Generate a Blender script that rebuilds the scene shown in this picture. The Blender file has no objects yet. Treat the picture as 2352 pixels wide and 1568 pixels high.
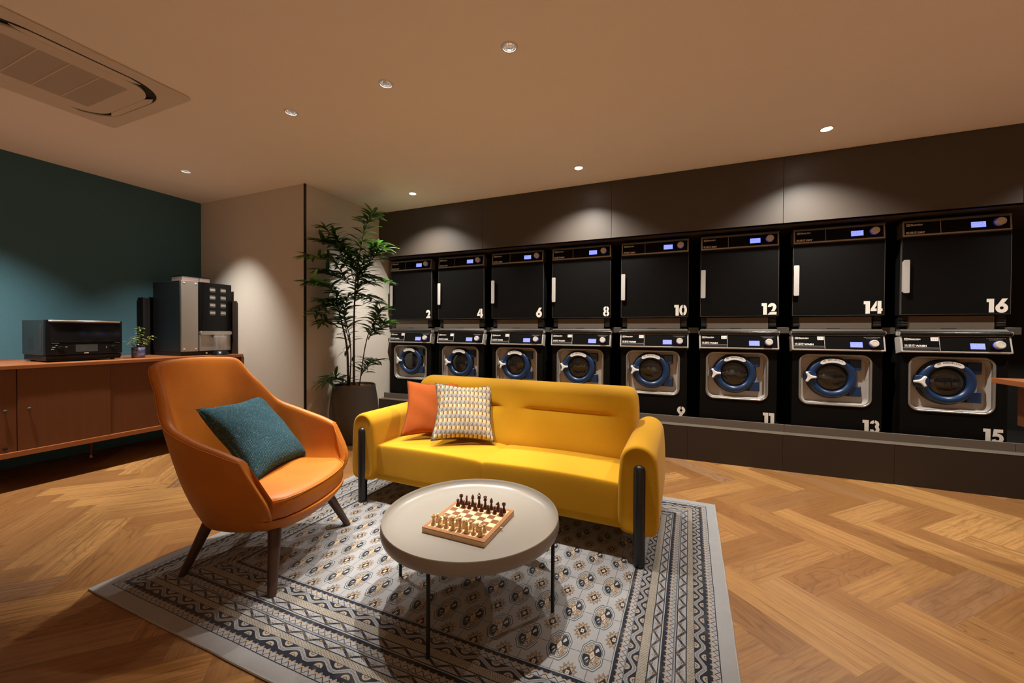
import bpy, bmesh, math, random
from mathutils import Vector, Matrix
PI = math.pi
C = bpy.context.scene.collection
sc = bpy.context.scene
R = random.Random(7)

# ------------------------------------------------------------------ camera
EYE = 1.2
fl, yaw, pitch, roll, pcy, pcx = 893.38, -0.392085, 0.011039, 0.0050882, 771.165, 1176.664
def cam_axes():
    r = Vector((math.cos(yaw), -math.sin(yaw), 0)); f = Vector((math.sin(yaw), math.cos(yaw), 0)); u = Vector((0, 0, 1))
    f2 = f*math.cos(pitch) - u*math.sin(pitch); u2 = u*math.cos(pitch) + f*math.sin(pitch)
    r3 = r*math.cos(roll) + u2*math.sin(roll); u3 = u2*math.cos(roll) - r*math.sin(roll)
    return r3, u3, f2
cr, cu, cf = cam_axes()
cd = bpy.data.cameras.new('camera'); cam = bpy.data.objects.new('camera', cd); C.objects.link(cam)
cam.matrix_world = Matrix(((cr.x, cu.x, -cf.x, 0), (cr.y, cu.y, -cf.y, 0), (cr.z, cu.z, -cf.z, EYE), (0, 0, 0, 1)))
cd.sensor_width = 36; cd.lens = fl/2352*36; cd.clip_start = 0.05
cd.shift_x = -(pcx-1176)/2352; cd.shift_y = (pcy-784)/2352
sc.camera = cam

# ------------------------------------------------------------------ world, view, lamps
w = bpy.data.worlds.new('world'); sc.world = w; w.use_nodes = True
w.node_tree.nodes['Background'].inputs[0].default_value = (0.9, 0.75, 0.6, 1)
w.node_tree.nodes['Background'].inputs[1].default_value = 0.01
sc.view_settings.view_transform = 'Standard'; sc.view_settings.look = 'None'
sc.view_settings.exposure = 0.33; sc.view_settings.gamma = 1; sc.view_settings.use_curve_mapping = False
sc.cycles.max_bounces = 8; sc.cycles.diffuse_bounces = 5; sc.cycles.glossy_bounces = 3
sc.cycles.transmission_bounces = 5; sc.cycles.transparent_max_bounces = 6
sc.cycles.sample_clamp_indirect = 4.0; sc.cycles.use_denoising = True
sc.cycles.blur_glossy = 0.5
CEIL = 2.724
WARM = (1.0, 0.94, 0.84)
def spot(x, y, power, ang=62, blend=0.6, aim=None, size=0.022, col=WARM, z=CEIL-0.012):
    d = bpy.data.lights.new('downlight_or_fill', 'SPOT'); d.energy = power; d.color = col
    d.spot_size = math.radians(ang); d.spot_blend = blend; d.shadow_soft_size = size
    o = bpy.data.objects.new('downlight_or_fill', d); C.objects.link(o); o.location = (x, y, z)
    if aim is None: aim = (x, y, 0)
    o.rotation_euler = (Vector(aim)-Vector((x, y, z))).to_track_quat('-Z', 'Y').to_euler()
    return o
# row beside the laundry wall
for k, x in enumerate((-2.683, -0.826, 1.046, 2.91)):
    spot(x, 3.59, 190 if k < 3 else 150, 120, 1.0, (x, 3.70, 0))
# adjustable row over the lounge
spot(-2.48, 1.933, 230, 54, 0.7, (-2.25, 1.9, 0))
spot(-1.652, 1.933, 190, 48, 0.6, (-1.50, 1.95, 0))
spot(-0.825, 1.933, 200, 50, 0.7, (-0.90, 1.85, 0))
spot(0.0, 1.933, 50, 50, 0.9, (0.1, 2.3, 0))
spot(1.2, 1.933, 110, 80, 0.9, (1.4, 2.1, 0))
# row beside the teal wall
spot(-4.338, 2.267, 170, 76, 1.0, (-4.66, 2.55, 0))
spot(-4.338, 1.00, 260, 90, 0.9, (-4.72, 1.0, 0))
spot(-4.338, -0.2, 90, 84, 0.8, (-4.62, -0.2, 0))
# unseen fill spots, added behind and beside the camera to lift the ceiling
spot(-1.6, -2.2, 260, 70, 0.8, (-1.4, -2.3, 0)); spot(0.6, -2.0, 320, 84, 0.8, (0.6, -2.2, 0)); spot(3.1, 1.0, 200, 90, 0.8); spot(2.9, -1.4, 320, 90, 0.8)

# ------------------------------------------------------------------ node helper
class S:
    """a socket or number in a node tree, with arithmetic that builds Math nodes"""
    def __init__(s, nt, v): s.nt = nt; s.v = v
    def m(s, op, *a, clamp=False):
        n = s.nt.nodes.new('ShaderNodeMath'); n.operation = op; n.use_clamp = clamp
        for i, x in enumerate((s,)+a):
            x = x.v if isinstance(x, S) else x
            if isinstance(x, (int, float)): n.inputs[i].default_value = x
            else: s.nt.links.new(x, n.inputs[i])
        return S(s.nt, n.outputs[0])
    def __add__(s, o): return s.m('ADD', o)
    __radd__ = __add__
    def __mul__(s, o): return s.m('MULTIPLY', o)
    __rmul__ = __mul__
    def __sub__(s, o): return s.m('SUBTRACT', o)
    def __rsub__(s, o): return S(s.nt, o).m('SUBTRACT', s)
    def __truediv__(s, o): return s.m('DIVIDE', o)
    def __neg__(s): return s*-1.0
    def lt(s, o): return s.m('LESS_THAN', o)
    def gt(s, o): return s.m('GREATER_THAN', o)
    def fr(s): return s.m('FRACT')
    def floor(s): return s.m('FLOOR')
    def ab(s): return s.m('ABSOLUTE')
    def mn(s, o): return s.m('MINIMUM', o)
    def mx(s, o): return s.m('MAXIMUM', o)
    def sin(s): return s.m('SINE')
    def cos(s): return s.m('COSINE')
    def pw(s, o): return s.m('POWER', o)
    def sq(s): return s.m('SQRT')
    def tri(s, p):
        """triangle wave 0..1 of period p"""
        return (((s/p).fr()-0.5).ab())*2.0
    def band(s, a, b): return s.gt(a)*s.lt(b)

class Mat:
    def __init__(m, name, col=(0.5,0.5,0.5), rough=0.5, metal=0.0, spec=0.5, **kw):
        m.mat = bpy.data.materials.new(name); m.mat.use_nodes = True; m.nt = m.mat.node_tree
        m.b = m.nt.nodes['Principled BSDF']; m.set('Base Color', (*col, 1)); m.set('Roughness', rough); m.set('Metallic', metal)
        m.set('Specular IOR Level', spec)
        for k, v in kw.items(): m.set(k.replace('_', ' '), v)
    def set(m, k, v):
        if isinstance(v, S): v = v.v
        if hasattr(v, 'links') or isinstance(v, bpy.types.NodeSocket): m.nt.links.new(v, m.b.inputs[k])
        else: m.b.inputs[k].default_value = v
    def n(m, t, **kw):
        x = m.nt.nodes.new(t)
        for k, v in kw.items(): setattr(x, k, v)
        return x
    def coord(m, which='Object'):
        t = m.n('ShaderNodeTexCoord'); return t.outputs[which]
    def xyz(m, which='Object'):
        sp = m.n('ShaderNodeSeparateXYZ'); m.nt.links.new(m.coord(which), sp.inputs[0])
        return tuple(S(m.nt, sp.outputs[i]) for i in range(3))
    def vec(m, x, y, z=0.0):
        c = m.n('ShaderNodeCombineXYZ')
        for i, v in enumerate((x, y, z)):
            v = v.v if isinstance(v, S) else v
            if isinstance(v, (int, float)): c.inputs[i].default_value = v
            else: m.nt.links.new(v, c.inputs[i])
        return c.outputs[0]
    def noise(m, vec, scale=5, detail=3, rough=0.5, dist=0.0):
        t = m.n('ShaderNodeTexNoise'); t.inputs['Scale'].default_value = scale; t.inputs['Detail'].default_value = detail
        t.inputs['Roughness'].default_value = rough; t.inputs['Distortion'].default_value = dist
        if vec is not None: m.nt.links.new(vec, t.inputs['Vector'])
        return S(m.nt, t.outputs[0])
    def mix(m, f, a, b):
        x = m.n('ShaderNodeMix'); x.data_type = 'RGBA'
        f = f.v if isinstance(f, S) else f
        if isinstance(f, (int, float)): x.inputs[0].default_value = f
        else: m.nt.links.new(f, x.inputs[0])
        for i, c in ((6, a), (7, b)):
            if isinstance(c, tuple): x.inputs[i].default_value = (*c, 1)
            else: m.nt.links.new(c, x.inputs[i])
        return x.outputs[2]
    def bump(m, h, strength=0.3, dist=0.002):
        b = m.n('ShaderNodeBump'); b.inputs['Strength'].default_value = strength; b.inputs['Distance'].default_value = dist
        m.nt.links.new(h.v if isinstance(h, S) else h, b.inputs['Height']); m.nt.links.new(b.outputs[0], m.b.inputs['Normal'])

def plain(name, col, rough=0.5, metal=0.0, var=0.06, scale=30, bump=0.0, **kw):
    """a plain coloured surface with slight natural variation"""
    m = Mat(name, col, rough, metal, **kw)
    nz = m.noise(m.coord(), scale, 3)
    a = tuple(c*(1-var) for c in col); b = tuple(min(1, c*(1+var)) for c in col)
    m.set('Base Color', m.mix(nz, a, b))
    if bump: m.bump(nz, bump, 0.002)
    return m.mat

# ------------------------------------------------------------------ mesh helpers
class MB:
    def __init__(s): s.v = []; s.f = []; s.m = []; s.uv = {}; s.col = {}
    def add(s, vs, fs, mi=0):
        o = len(s.v); s.v += [tuple(p) for p in vs]; s.f += [tuple(i+o for i in f) for f in fs]; s.m += [mi]*len(fs); return o
    def box(s, x0, x1, y0, y1, z0, z1, mi=0):
        return s.add([(x0,y0,z0),(x1,y0,z0),(x1,y1,z0),(x0,y1,z0),(x0,y0,z1),(x1,y0,z1),(x1,y1,z1),(x0,y1,z1)],
              [(0,3,2,1),(4,5,6,7),(0,1,5,4),(1,2,6,5),(2,3,7,6),(3,0,4,7)], mi)
    def lathe(s, prof, c=(0,0,0), n=32, axis='z', mi=0, cap=True):
        """prof: (r, h) pairs; a radius of 0 closes the shape"""
        vs = []; fs = []
        for r, h in prof:
            for k in range(n):
                a = 2*PI*k/n; p = (r*math.cos(a), r*math.sin(a), h)
                if axis == 'y': p = (p[0], p[2], p[1])
                if axis == 'x': p = (p[2], p[0], p[1])
                vs.append((p[0]+c[0], p[1]+c[1], p[2]+c[2]))
        for i in range(len(prof)-1):
            for k in range(n):
                a, b = i*n+k, i*n+(k+1) % n
                f = (a, b, b+n, a+n); fs.append(f if axis != 'y' else f[::-1])
        if cap:
            if prof[0][0] > 1e-6: fs.append(tuple(range(n))[::-1] if axis != 'y' else tuple(range(n)))
            if prof[-1][0] > 1e-6:
                t = tuple(range((len(prof)-1)*n, len(prof)*n)); fs.append(t if axis != 'y' else t[::-1])
        return s.add(vs, fs, mi)
    def cyl(s, c, r, h, n=24, axis='z', mi=0, r2=None):
        return s.lathe([(r, 0), (r if r2 is None else r2, h)], c, n, axis, mi)
    def tube(s, pts, rad, n=8, mi=0, closed=False):
        pts = [Vector(p) for p in pts]; N = len(pts); vs = []; fs = []
        up = None
        for i, p in enumerate(pts):
            if closed: t = pts[(i+1) % N]-pts[i-1]
            else: t = pts[min(i+1, N-1)]-pts[max(i-1, 0)]
            t.normalize()
            if up is None:
                up = Vector((0,0,1)) if abs(t.z) < 0.9 else Vector((1,0,0))
            a = t.cross(up); a.normalize(); b = a.cross(t); up = b
            r = rad[i] if isinstance(rad, (list, tuple)) else rad
            for k in range(n):
                an = 2*PI*k/n; vs.append(p + a*(r*math.cos(an)) + b*(r*math.sin(an)))
        M = N if closed else N-1
        for i in range(M):
            for k in range(n):
                a, b = i*n+k, i*n+(k+1) % n; c, d = ((i+1) % N)*n+(k+1) % n, ((i+1) % N)*n+k
                fs.append((a, b, c, d))
        if not closed: fs.append(tuple(range(n))[::-1]); fs.append(tuple(range((N-1)*n, N*n)))
        return s.add(vs, fs, mi)
    def loft(s, rings, mi=0, closed=True, caps=True):
        n = len(rings[0]); vs = [p for r in rings for p in r]; fs = []
        for i in range(len(rings)-1):
            for k in range(n if closed else n-1):
                a, b = i*n+k, i*n+(k+1) % n; fs.append((a, b, b+n, a+n))
        if caps and closed: fs.append(tuple(range(n))[::-1]); fs.append(tuple(range((len(rings)-1)*n, len(rings)*n)))
        return s.add(vs, fs, mi)
    def poly(s, pts, y, mi=0, depth=0.0):
        """flat polygon in the x-z plane facing -y, optionally thick"""
        n = len(pts)
        if depth: return s.loft([[(p[0], y, p[1]) for p in pts], [(p[0], y+depth, p[1]) for p in pts]], mi)
        return s.add([(p[0], y, p[1]) for p in pts], [tuple(range(n))], mi)

def link(name, mb, mat, parent=None, bev=0.0, seg=2, sub=0, smooth=40, wn=False, loc=None, fix=True):
    me = bpy.data.meshes.new(name); me.from_pydata(mb.v, [], mb.f)
    mats = mat if isinstance(mat, (list, tuple)) else [mat]
    for m in mats: me.materials.append(m)
    if len(mats) > 1: me.polygons.foreach_set('material_index', mb.m)
    if fix:
        bm = bmesh.new(); bm.from_mesh(me); bmesh.ops.recalc_face_normals(bm, faces=bm.faces); bm.to_mesh(me); bm.free()
    if smooth:
        me.shade_smooth() if hasattr(me, 'shade_smooth') else None
        if smooth < 180: me.set_sharp_from_angle(angle=math.radians(smooth))
    o = bpy.data.objects.new(name, me); C.objects.link(o)
    if parent: o.parent = parent
    if loc: o.location = loc
    if bev:
        b = o.modifiers.new('bevel', 'BEVEL'); b.width = bev; b.segments = seg; b.limit_method = 'ANGLE'; b.angle_limit = math.radians(35); b.harden_normals = False
    if sub:
        sm = o.modifiers.new('sub', 'SUBSURF'); sm.levels = sub; sm.render_levels = sub
    return o
def thing(name, label, cat, loc=(0,0,0), rotz=0, group=None, rot=None):
    o = bpy.data.objects.new(name, None); C.objects.link(o); o.location = loc; o.empty_display_size = 0.1
    o.rotation_euler = rot if rot else (0, 0, rotz)
    o['label'] = label; o['category'] = cat
    if group: o['group'] = group
    return o
def tag(o, label, cat, group=None):
    o['label'] = label; o['category'] = cat
    if group: o['group'] = group
    return o
def struct(name, mb, mat, **kw):
    o = link(name, mb, mat, **kw); o['kind'] = 'structure'; return o
def dup(root, loc=None, rotz=None, label=None, group=None):
    r = root.copy(); C.objects.link(r)
    if loc is not None: r.location = loc
    if rotz is not None: r.rotation_euler = (0, 0, rotz)
    if label: r['label'] = label
    if group: r['group'] = group
    for ch in list(root.children):
        c = ch.copy(); C.objects.link(c); c.parent = r
        for g in list(ch.children):
            d = g.copy(); C.objects.link(d); d.parent = c
    return r
def text(name, body, size, mat, parent, loc, bold=0.0, arc=None, sx=1.0, align='LEFT'):
    """flat lettering facing -y; arc = radius bends it round the point below"""
    cu_ = bpy.data.curves.new('t', 'FONT'); cu_.body = body; cu_.size = size; cu_.offset = bold; cu_.align_x = align; cu_.resolution_u = 3
    t = bpy.data.objects.new('t', cu_); C.objects.link(t); dg = bpy.context.evaluated_depsgraph_get()
    me = bpy.data.meshes.new_from_object(t.evaluated_get(dg)); bpy.data.objects.remove(t); bpy.data.curves.remove(cu_)
    for v in me.vertices:
        x, y = v.co.x*sx, v.co.y
        if arc: a = x/arc; v.co = ((arc+y)*math.sin(a), 0, (arc+y)*math.cos(a)-arc)
        else: v.co = (x, 0, y)
    me.name = name; me.materials.clear(); me.materials.append(mat)
    o = bpy.data.objects.new(name, me); C.objects.link(o); o.parent = parent; o.location = loc
    return o
def rrect(w_, h_, r, n=6, cx=0, cz=0):
    out = []
    for sx, sz, a0 in ((1,1,0),(-1,1,90),(-1,-1,180),(1,-1,270)):
        for k in range(n+1):
            a = math.radians(a0+90*k/n); out.append((cx+sx*(w_/2-r)+r*math.cos(a), cz+sz*(h_/2-r)+r*math.sin(a)))
    return out
def crom(pts, n):
    """Catmull-Rom through tuples, n samples per span"""
    P = [pts[0]]+list(pts)+[pts[-1]]; out = []
    for i in range(1, len(P)-2):
        for k in range(n):
            t = k/n; q = []
            for a, b, c, d in zip(P[i-1], P[i], P[i+1], P[i+2]):
                q.append(0.5*((2*b)+(-a+c)*t+(2*a-5*b+4*c-d)*t*t+(-a+3*b-3*c+d)*t**3))
            out.append(tuple(q))
    out.append(tuple(pts[-1])); return out

# ------------------------------------------------------------------ room materials
def floor_mat():
    m = Mat('oak_plank', rough=0.42, spec=0.4)
    uvn = m.n('ShaderNodeUVMap'); sp = m.n('ShaderNodeSeparateXYZ'); m.nt.links.new(uvn.outputs[0], sp.inputs[0])
    u, v = S(m.nt, sp.outputs[0]), S(m.nt, sp.outputs[1])
    at = m.n('ShaderNodeAttribute'); at.attribute_name = 'plank'; sc_ = m.n('ShaderNodeSeparateColor'); m.nt.links.new(at.outputs['Color'], sc_.inputs[0])
    r, g, b = (S(m.nt, sc_.outputs[i]) for i in range(3))
    off = r*57.0
    n1 = m.noise(m.vec(u*1.3+off, v*7.0+g*31.0, off), 1.0, 2, 0.45, 0.25)
    ring = (n1*(b*16.0+8.0)).fr(); ring = ((ring-0.5).ab()*2.0).pw(5.0)
    straight = m.noise(m.vec(u*2.0+off, v*75.0, g*9.0), 1.0, 3, 0.6)
    pores = m.noise(m.vec(u*14.0+off, v*420.0, g*5.0), 1.0, 2, 0.6)
    cloud = m.noise(m.vec(u*2.5+off, v*5.0, r*3.0), 1.0, 2)
    g1 = m.mix(r, (0.25, 0.112, 0.034), (0.46, 0.245, 0.080))
    g2 = m.mix((g-0.62).mx(0.0)*1.6, g1, (0.34, 0.205, 0.115))
    c = m.mix((straight-0.44).mx(0.0)*2.6, g2, (0.17, 0.070, 0.024))
    c = m.mix(ring*(b*0.95-0.12).mx(0.0), c, (0.13, 0.052, 0.016))
    c = m.mix((pores-0.52).mx(0.0)*2.6, c, (0.13, 0.055, 0.020))
    c = m.mix((cloud-0.5).mx(0.0)*0.7, c, (0.48, 0.26, 0.105))
    d = u.mn(S(m.nt, 0.6364)-u).mn(v.mn(S(m.nt, 0.1626)-v))
    edge = d.lt(0.0007)
    c = m.mix(edge*0.45, c, (0.14, 0.065, 0.026))
    m.set('Base Color', c)
    m.set('Roughness', (pores*0.14+0.34))
    m.bump(pores*0.4+straight*0.5-edge*1.2-ring*0.2, 0.22, 0.0012)
    return m.mat
M_floor = floor_mat()
M_white = plain('painted_plaster', (0.70, 0.66, 0.60), 0.9, var=0.02, scale=8)
M_wallp = plain('pale_wallcovering', (0.66, 0.62, 0.56), 0.75, var=0.03, scale=60, bump=0.05)
M_ceil = plain('ceiling_plaster', (0.90, 0.86, 0.82), 0.95, var=0.015, scale=3)
def teal_mat():
    m = Mat('teal_fabric_wallcovering', rough=0.9, spec=0.2)
    x, y, z = m.xyz()
    n = m.noise(m.vec(x*90.0, y*90.0, z*420.0), 1.0, 2)
    m.set('Base Color', m.mix(n, (0.045, 0.115, 0.150), (0.075, 0.175, 0.220))); m.bump(n, 0.25, 0.001)
    return m.mat
M_teal = teal_mat()
M_panel = plain('dark_bronze_laminate', (0.062, 0.049, 0.040), 0.45, var=0.05, scale=200, bump=0.03)
M_panel2 = plain('dark_brown_laminate', (0.036, 0.025, 0.018), 0.55, var=0.06, scale=120, spec=0.3)
M_ledge = plain('bronze_metal_ledge', (0.13, 0.105, 0.082), 0.45, var=0.04)
M_black = plain('matt_black', (0.012, 0.011, 0.010), 0.8, spec=0.2)
M_blk = plain('black_trim', (0.008, 0.008, 0.008), 0.5)

# ------------------------------------------------------------------ room shell
XL, XR, YB, YF = -5.28, 4.6, 4.98, -3.0
YP, XC = 2.915, -3.54            # face and side of the pillar wall
YL = 4.013                       # front of the laundry panelling
def floor_mesh():
    W = 0.1626; h = 0.115; P = 0.23; Lx = 0.45
    bm = bmesh.new(); uv = bm.loops.layers.uv.new('UVMap'); cl = bm.loops.layers.color.new('plank')
    rr = random.Random(3)
    for j in range(-6, 4):
        for i in range(-36, 30):
            for kind in (0, 1):
                x0, y0 = 0.729+i*P, 2.270+j*0.9
                if kind == 0: c = [(x0, y0), (x0+h, y0-h), (x0+h+Lx, y0-h+Lx), (x0+Lx, y0+Lx)]
                else:
                    x0 += h; y0 -= h; c = [(x0, y0), (x0+h, y0+h), (x0+h+Lx, y0+h-Lx), (x0+Lx, y0-Lx)]
                if max(p[0] for p in c) < XL or min(p[0] for p in c) > XR or max(p[1] for p in c) < YF or min(p[1] for p in c) > YL+0.1: continue
                vs = [bm.verts.new((p[0], p[1], 0)) for p in c]
                f = bm.faces.new(vs if kind == 0 else vs[::-1])
                col = (rr.random(), rr.random(), rr.random(), 1)
                quv = {vs[0]: (0, 0), vs[1]: (0, W), vs[2]: (0.6364, W), vs[3]: (0.6364, 0)}
                for l in f.loops: l[uv].uv = quv[l.vert]; l[cl] = col
    for co, no in (((XL,0,0),(-1,0,0)), ((XR,0,0),(1,0,0)), ((0,YF,0),(0,-1,0)), ((0,YL+0.1,0),(0,1,0))):
        bmesh.ops.bisect_plane(bm, geom=bm.verts[:]+bm.edges[:]+bm.faces[:], plane_co=co, plane_no=no, clear_outer=True)
    bmesh.ops.recalc_face_normals(bm, faces=bm.faces)
    if bm.faces[:][0].normal.z < 0: bmesh.ops.reverse_faces(bm, faces=bm.faces)
    me = bpy.data.meshes.new('floor'); bm.to_mesh(me); bm.free(); me.materials.append(M_floor)
    o = bpy.data.objects.new('floor', me); C.objects.link(o); o['kind'] = 'structure'
floor_mesh()
b = MB(); b.box(XL-0.1, XR+0.1, YF-0.1, YB+0.1, CEIL, CEIL+0.12)
ceil_o = struct('ceiling', b, M_ceil, smooth=0)
b = MB(); b.box(XL-0.1, XL, YF-0.1, YP, 0, CEIL); struct('wall_left', b, M_teal, smooth=0)
b = MB(); b.box(XL-0.1, XC-0.012, YP, YB, 0, CEIL); b.box(XC-0.012, XC, YP+0.016, YB, 0, CEIL); struct('wall_pillar', b, M_wallp, smooth=0)
b = MB(); b.box(XC-0.014, XC+0.002, YP-0.003, YP+0.017, 0, CEIL); struct('trim_1', b, M_blk, smooth=0)
b = MB(); b.box(XC, XR+0.1, YB, YB+0.1, 0, CEIL); struct('wall_back', b, M_black, smooth=0)
b = MB(); b.box(XR, XR+0.1, YF-0.1, YB, 0, CEIL); struct('wall_right', b, M_white, smooth=0)
b = MB(); b.box(XL, XR, YF-0.1, YF, 0, CEIL); struct('wall_front', b, M_white, smooth=0)
# upper panelling: boards with open seams, set below a dark shadow gap
b = MB(); seams = [XC, -2.04, -0.585, 0.871, 2.33, 3.79, XR]
for a, c in zip(seams[:-1], seams[1:]): b.box(a+0.0015, c-0.0015, YL, YL+0.02, 2.150, CEIL-0.012)
b.box(XC, XR, YL+0.005, YL+0.06, 2.150, CEIL-0.0005)
b.box(XC, XR, YL+0.02, YB, 2.150, 2.170)
struct('wall_upper', b, M_panel, smooth=0, bev=0.0008, seg=1)
# plinth: board, ledge, raised rear kerb
b = MB(); seams = [XC, -2.89, -2.135, -1.38, -0.622, 0.133, 0.888, 1.635, 2.39, 3.145, 3.9, XR]
for a, c in zip(seams[:-1], seams[1:]): b.box(a+0.0012, c-0.0012, YL, YL+0.018, 0.0, 0.317)
b.box(XC, XR, YL+0.003, YL+0.14, 0.0, 0.314)
struct('wall_lower', b, M_panel2, smooth=0)
b = MB(); seams = [XC, -2.0, -0.56, 0.918, 2.37, XR]
for a, c in zip(seams[:-1], seams[1:]):
    b.box(a+0.0012, c-0.0012, YL-0.001, YL+0.1, 0.317, 0.3205); b.box(a+0.0012, c-0.0012, YL+0.098, YL+0.112, 0.3205, 0.386)
struct('trim_2', b, M_ledge, smooth=0, bev=0.0008, seg=1)
b = MB(); b.box(XC, XR, YL+0.112, YB, 0.26, 0.33); struct('trim_3', b, M_black, smooth=0)

# ------------------------------------------------------------------ ceiling fittings
M_chrome = plain('mirror_reflector', (0.80, 0.81, 0.83), 0.16, 1.0, var=0.02)
M_rim = plain('white_fitting', (0.72, 0.68, 0.62), 0.6, var=0.02)
def lamp_mat():
    m = Mat('lit_lamp_lens', (1, 0.95, 0.85), 0.4); m.set('Emission Color', (1, 0.90, 0.76, 1)); m.set('Emission Strength', 26.0); return m.mat
def lamp_mat2():
    m = Mat('recessed_lamp', (1, 0.95, 0.85), 0.4); m.set('Emission Color', (1, 0.92, 0.8, 1)); m.set('Emission Strength', 90.0); return m.mat
M_lens, M_lens2 = lamp_mat(), lamp_mat2()
def downlight(glare):
    t = thing('downlight', 'x', 'ceiling light')
    b = MB(); b.lathe([(0.036, -0.0005), (0.036, -0.003), (0.043, -0.004), (0.046, -0.001), (0.046, 0.0)], n=40, cap=False); link('trim_ring', b, M_rim, t)
    if glare:
        b = MB(); b.lathe([(0.0, -0.0015), (0.034, -0.0015)], n=32, cap=False); link('lens', b, M_lens, t)
    else:
        # multi-facet mirror cone seen from below, with the lamp at its top
        b = MB(); n = 22; vs = []; fs = []
        prof = [(0.0365, 0.0), (0.0355, 0.012), (0.031, 0.026), (0.023, 0.037), (0.013, 0.044)]
        for i, (r, h) in enumerate(prof):
            for k in range(n): a = 2*PI*k/n; vs.append((r*math.cos(a), r*math.sin(a), h))
        for i in range(len(prof)-1):
            for k in range(n): a_, b_ = i*n+k, i*n+(k+1) % n; fs.append((b_, a_, a_+n, b_+n))
        b.add(vs, fs); link('reflector', b, M_chrome, t, smooth=0, fix=False)
        b = MB(); b.lathe([(0.0, 0.0435), (0.014, 0.0435)], n=20, cap=False); link('lamp', b, M_lens2, t)
    return t
# round holes in the ceiling slab for the recessed fittings
HOLES = [(-2.48, 1.933), (-1.652, 1.933), (-0.825, 1.933), (-4.338, 2.267)]
def ceiling_mesh():
    bm = bmesh.new(); n = 24; outer = 0.06
    xs = sorted({XL-0.1, XR+0.1, *[x+s*outer for x, y in HOLES for s in (-1, 1)]})
    ys = sorted({YF-0.1, YB+0.1, *[y+s*outer for x, y in HOLES for s in (-1, 1)]})
    V = {}
    def vv(x, y, z=CEIL):
        k = (round(x, 5), round(y, 5), round(z, 5))
        if k not in V: V[k] = bm.verts.new((x, y, z))
        return V[k]
    for a, c in zip(xs[:-1], xs[1:]):
        for d, e in zip(ys[:-1], ys[1:]):
            h = [q for q in HOLES if a-1e-6 <= q[0]-0.059 and q[0]+0.059 <= c+1e-6 and d-1e-6 <= q[1]-0.059 and q[1]+0.059 <= e+1e-6]
            if not h: bm.faces.new([vv(a, d), vv(a, e), vv(c, e), vv(c, d)]); continue
            hx, hy = h[0]; sq = []; ci = []
            for k in range(n):
                an = 2*PI*k/n+PI/4; cx_, sy_ = math.cos(an), math.sin(an); q = max(abs(cx_), abs(sy_))
                ex = (c-hx) if cx_ > 0 else (hx-a); ey = (e-hy) if sy_ > 0 else (hy-d)
                t_ = min(ex/abs(cx_) if abs(cx_) > 1e-6 else 9, ey/abs(sy_) if abs(sy_) > 1e-6 else 9)
                sq.append(vv(hx+cx_*t_, hy+sy_*t_)); ci.append(bm.verts.new((hx+0.0368*cx_, hy+0.0368*sy_, CEIL)))
            for k in range(n):
                k2 = (k+1) % n; bm.faces.new([sq[k], ci[k], ci[k2], sq[k2]])
    ring = [bm.verts.new((x, y, CEIL+0.12)) for x, y in ((XL-0.1, YF-0.1), (XR+0.1, YF-0.1), (XR+0.1, YB+0.1), (XL-0.1, YB+0.1))]
    bm.faces.new(ring)
    bm.to_mesh(ceil_o.data); bm.free()
ceiling_mesh()
g_dl = 'round downlights recessed in the ceiling'
first = downlight(True); first.location = (-2.683, 3.577, CEIL); first['group'] = g_dl
first['label'] = 'glaring round downlight above the lowest numbered laundry machines, nearest the tall plant'
dup(first, (-0.826, 3.59, CEIL), label='glaring round downlight in the middle of the row along the laundry panelling')
dup(first, (1.046, 3.593, CEIL), label='glaring round downlight above the laundry machines numbered 12 and 14')
f2 = downlight(False); f2.location = (-0.825, 1.933, CEIL); f2['group'] = g_dl
f2['label'] = 'largest faceted mirror downlight, highest in the view above the coffee table'
dup(f2, (-1.652, 1.933, CEIL), label='faceted mirror downlight, middle one of the three over the lounge')
dup(f2, (-2.48, 1.933, CEIL), label='faceted mirror downlight over the lounge, the one nearest the air conditioner')
dup(f2, (-4.338, 2.267, CEIL), label='small downlight by the teal wall above the coffee machine')

# air conditioner cassette
M_ac = plain('off_white_plastic', (0.70, 0.64, 0.58), 0.5, var=0.02)
M_acd = plain('dark_slot', (0.02, 0.018, 0.016), 0.7)
def grille_mat():
    m = Mat('air_grille', rough=0.55); x, y, z = m.xyz()
    ln = (x/0.0095).fr().gt(0.5)
    m.set('Base Color', m.mix(ln*0.75, (0.62, 0.56, 0.50), (0.24, 0.20, 0.17))); m.bump(1.0-ln, 0.6, 0.003)
    return m.mat
t = thing('air_conditioner', 'square off-white cassette air conditioner set flush in the ceiling', 'air conditioner', (-3.42, 1.093, CEIL))
def plate(b, outer, inner, z0, z1):
    """flat ring between two same-length loops, with thickness"""
    n = len(outer); vs = [(p[0], p[1], z1) for p in outer]+[(p[0], p[1], z1) for p in inner]+[(p[0], p[1], z0) for p in outer]+[(p[0], p[1], z0) for p in inner]; fs = []
    for k in range(n):
        j = (k+1) % n; fs += [(k, j, n+j, n+k), (2*n+k, 3*n+k, 3*n+j, 2*n+j), (k, 2*n+k, 2*n+j, j), (n+k, n+j, 3*n+j, 3*n+k)]
    b.add(vs, fs)
o1 = rrect(0.96, 0.96, 0.03, 8); i1 = rrect(0.80, 0.80, 0.20, 8)
b = MB(); plate(b, o1, i1, -0.014, -0.002); link('panel', b, M_ac, t, bev=0.003)
b = MB(); b.add([(p[0], p[1], -0.0025) for p in rrect(0.81, 0.81, 0.2, 8)], [tuple(range(36))]); link('outlet', b, M_acd, t, smooth=0)
o2 = rrect(0.70, 0.70, 0.15, 8); i2 = rrect(0.50, 0.50, 0.01, 8)
b = MB(); plate(b, o2, i2, -0.022, -0.006); link('inner_frame', b, M_ac, t, bev=0.004)
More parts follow.
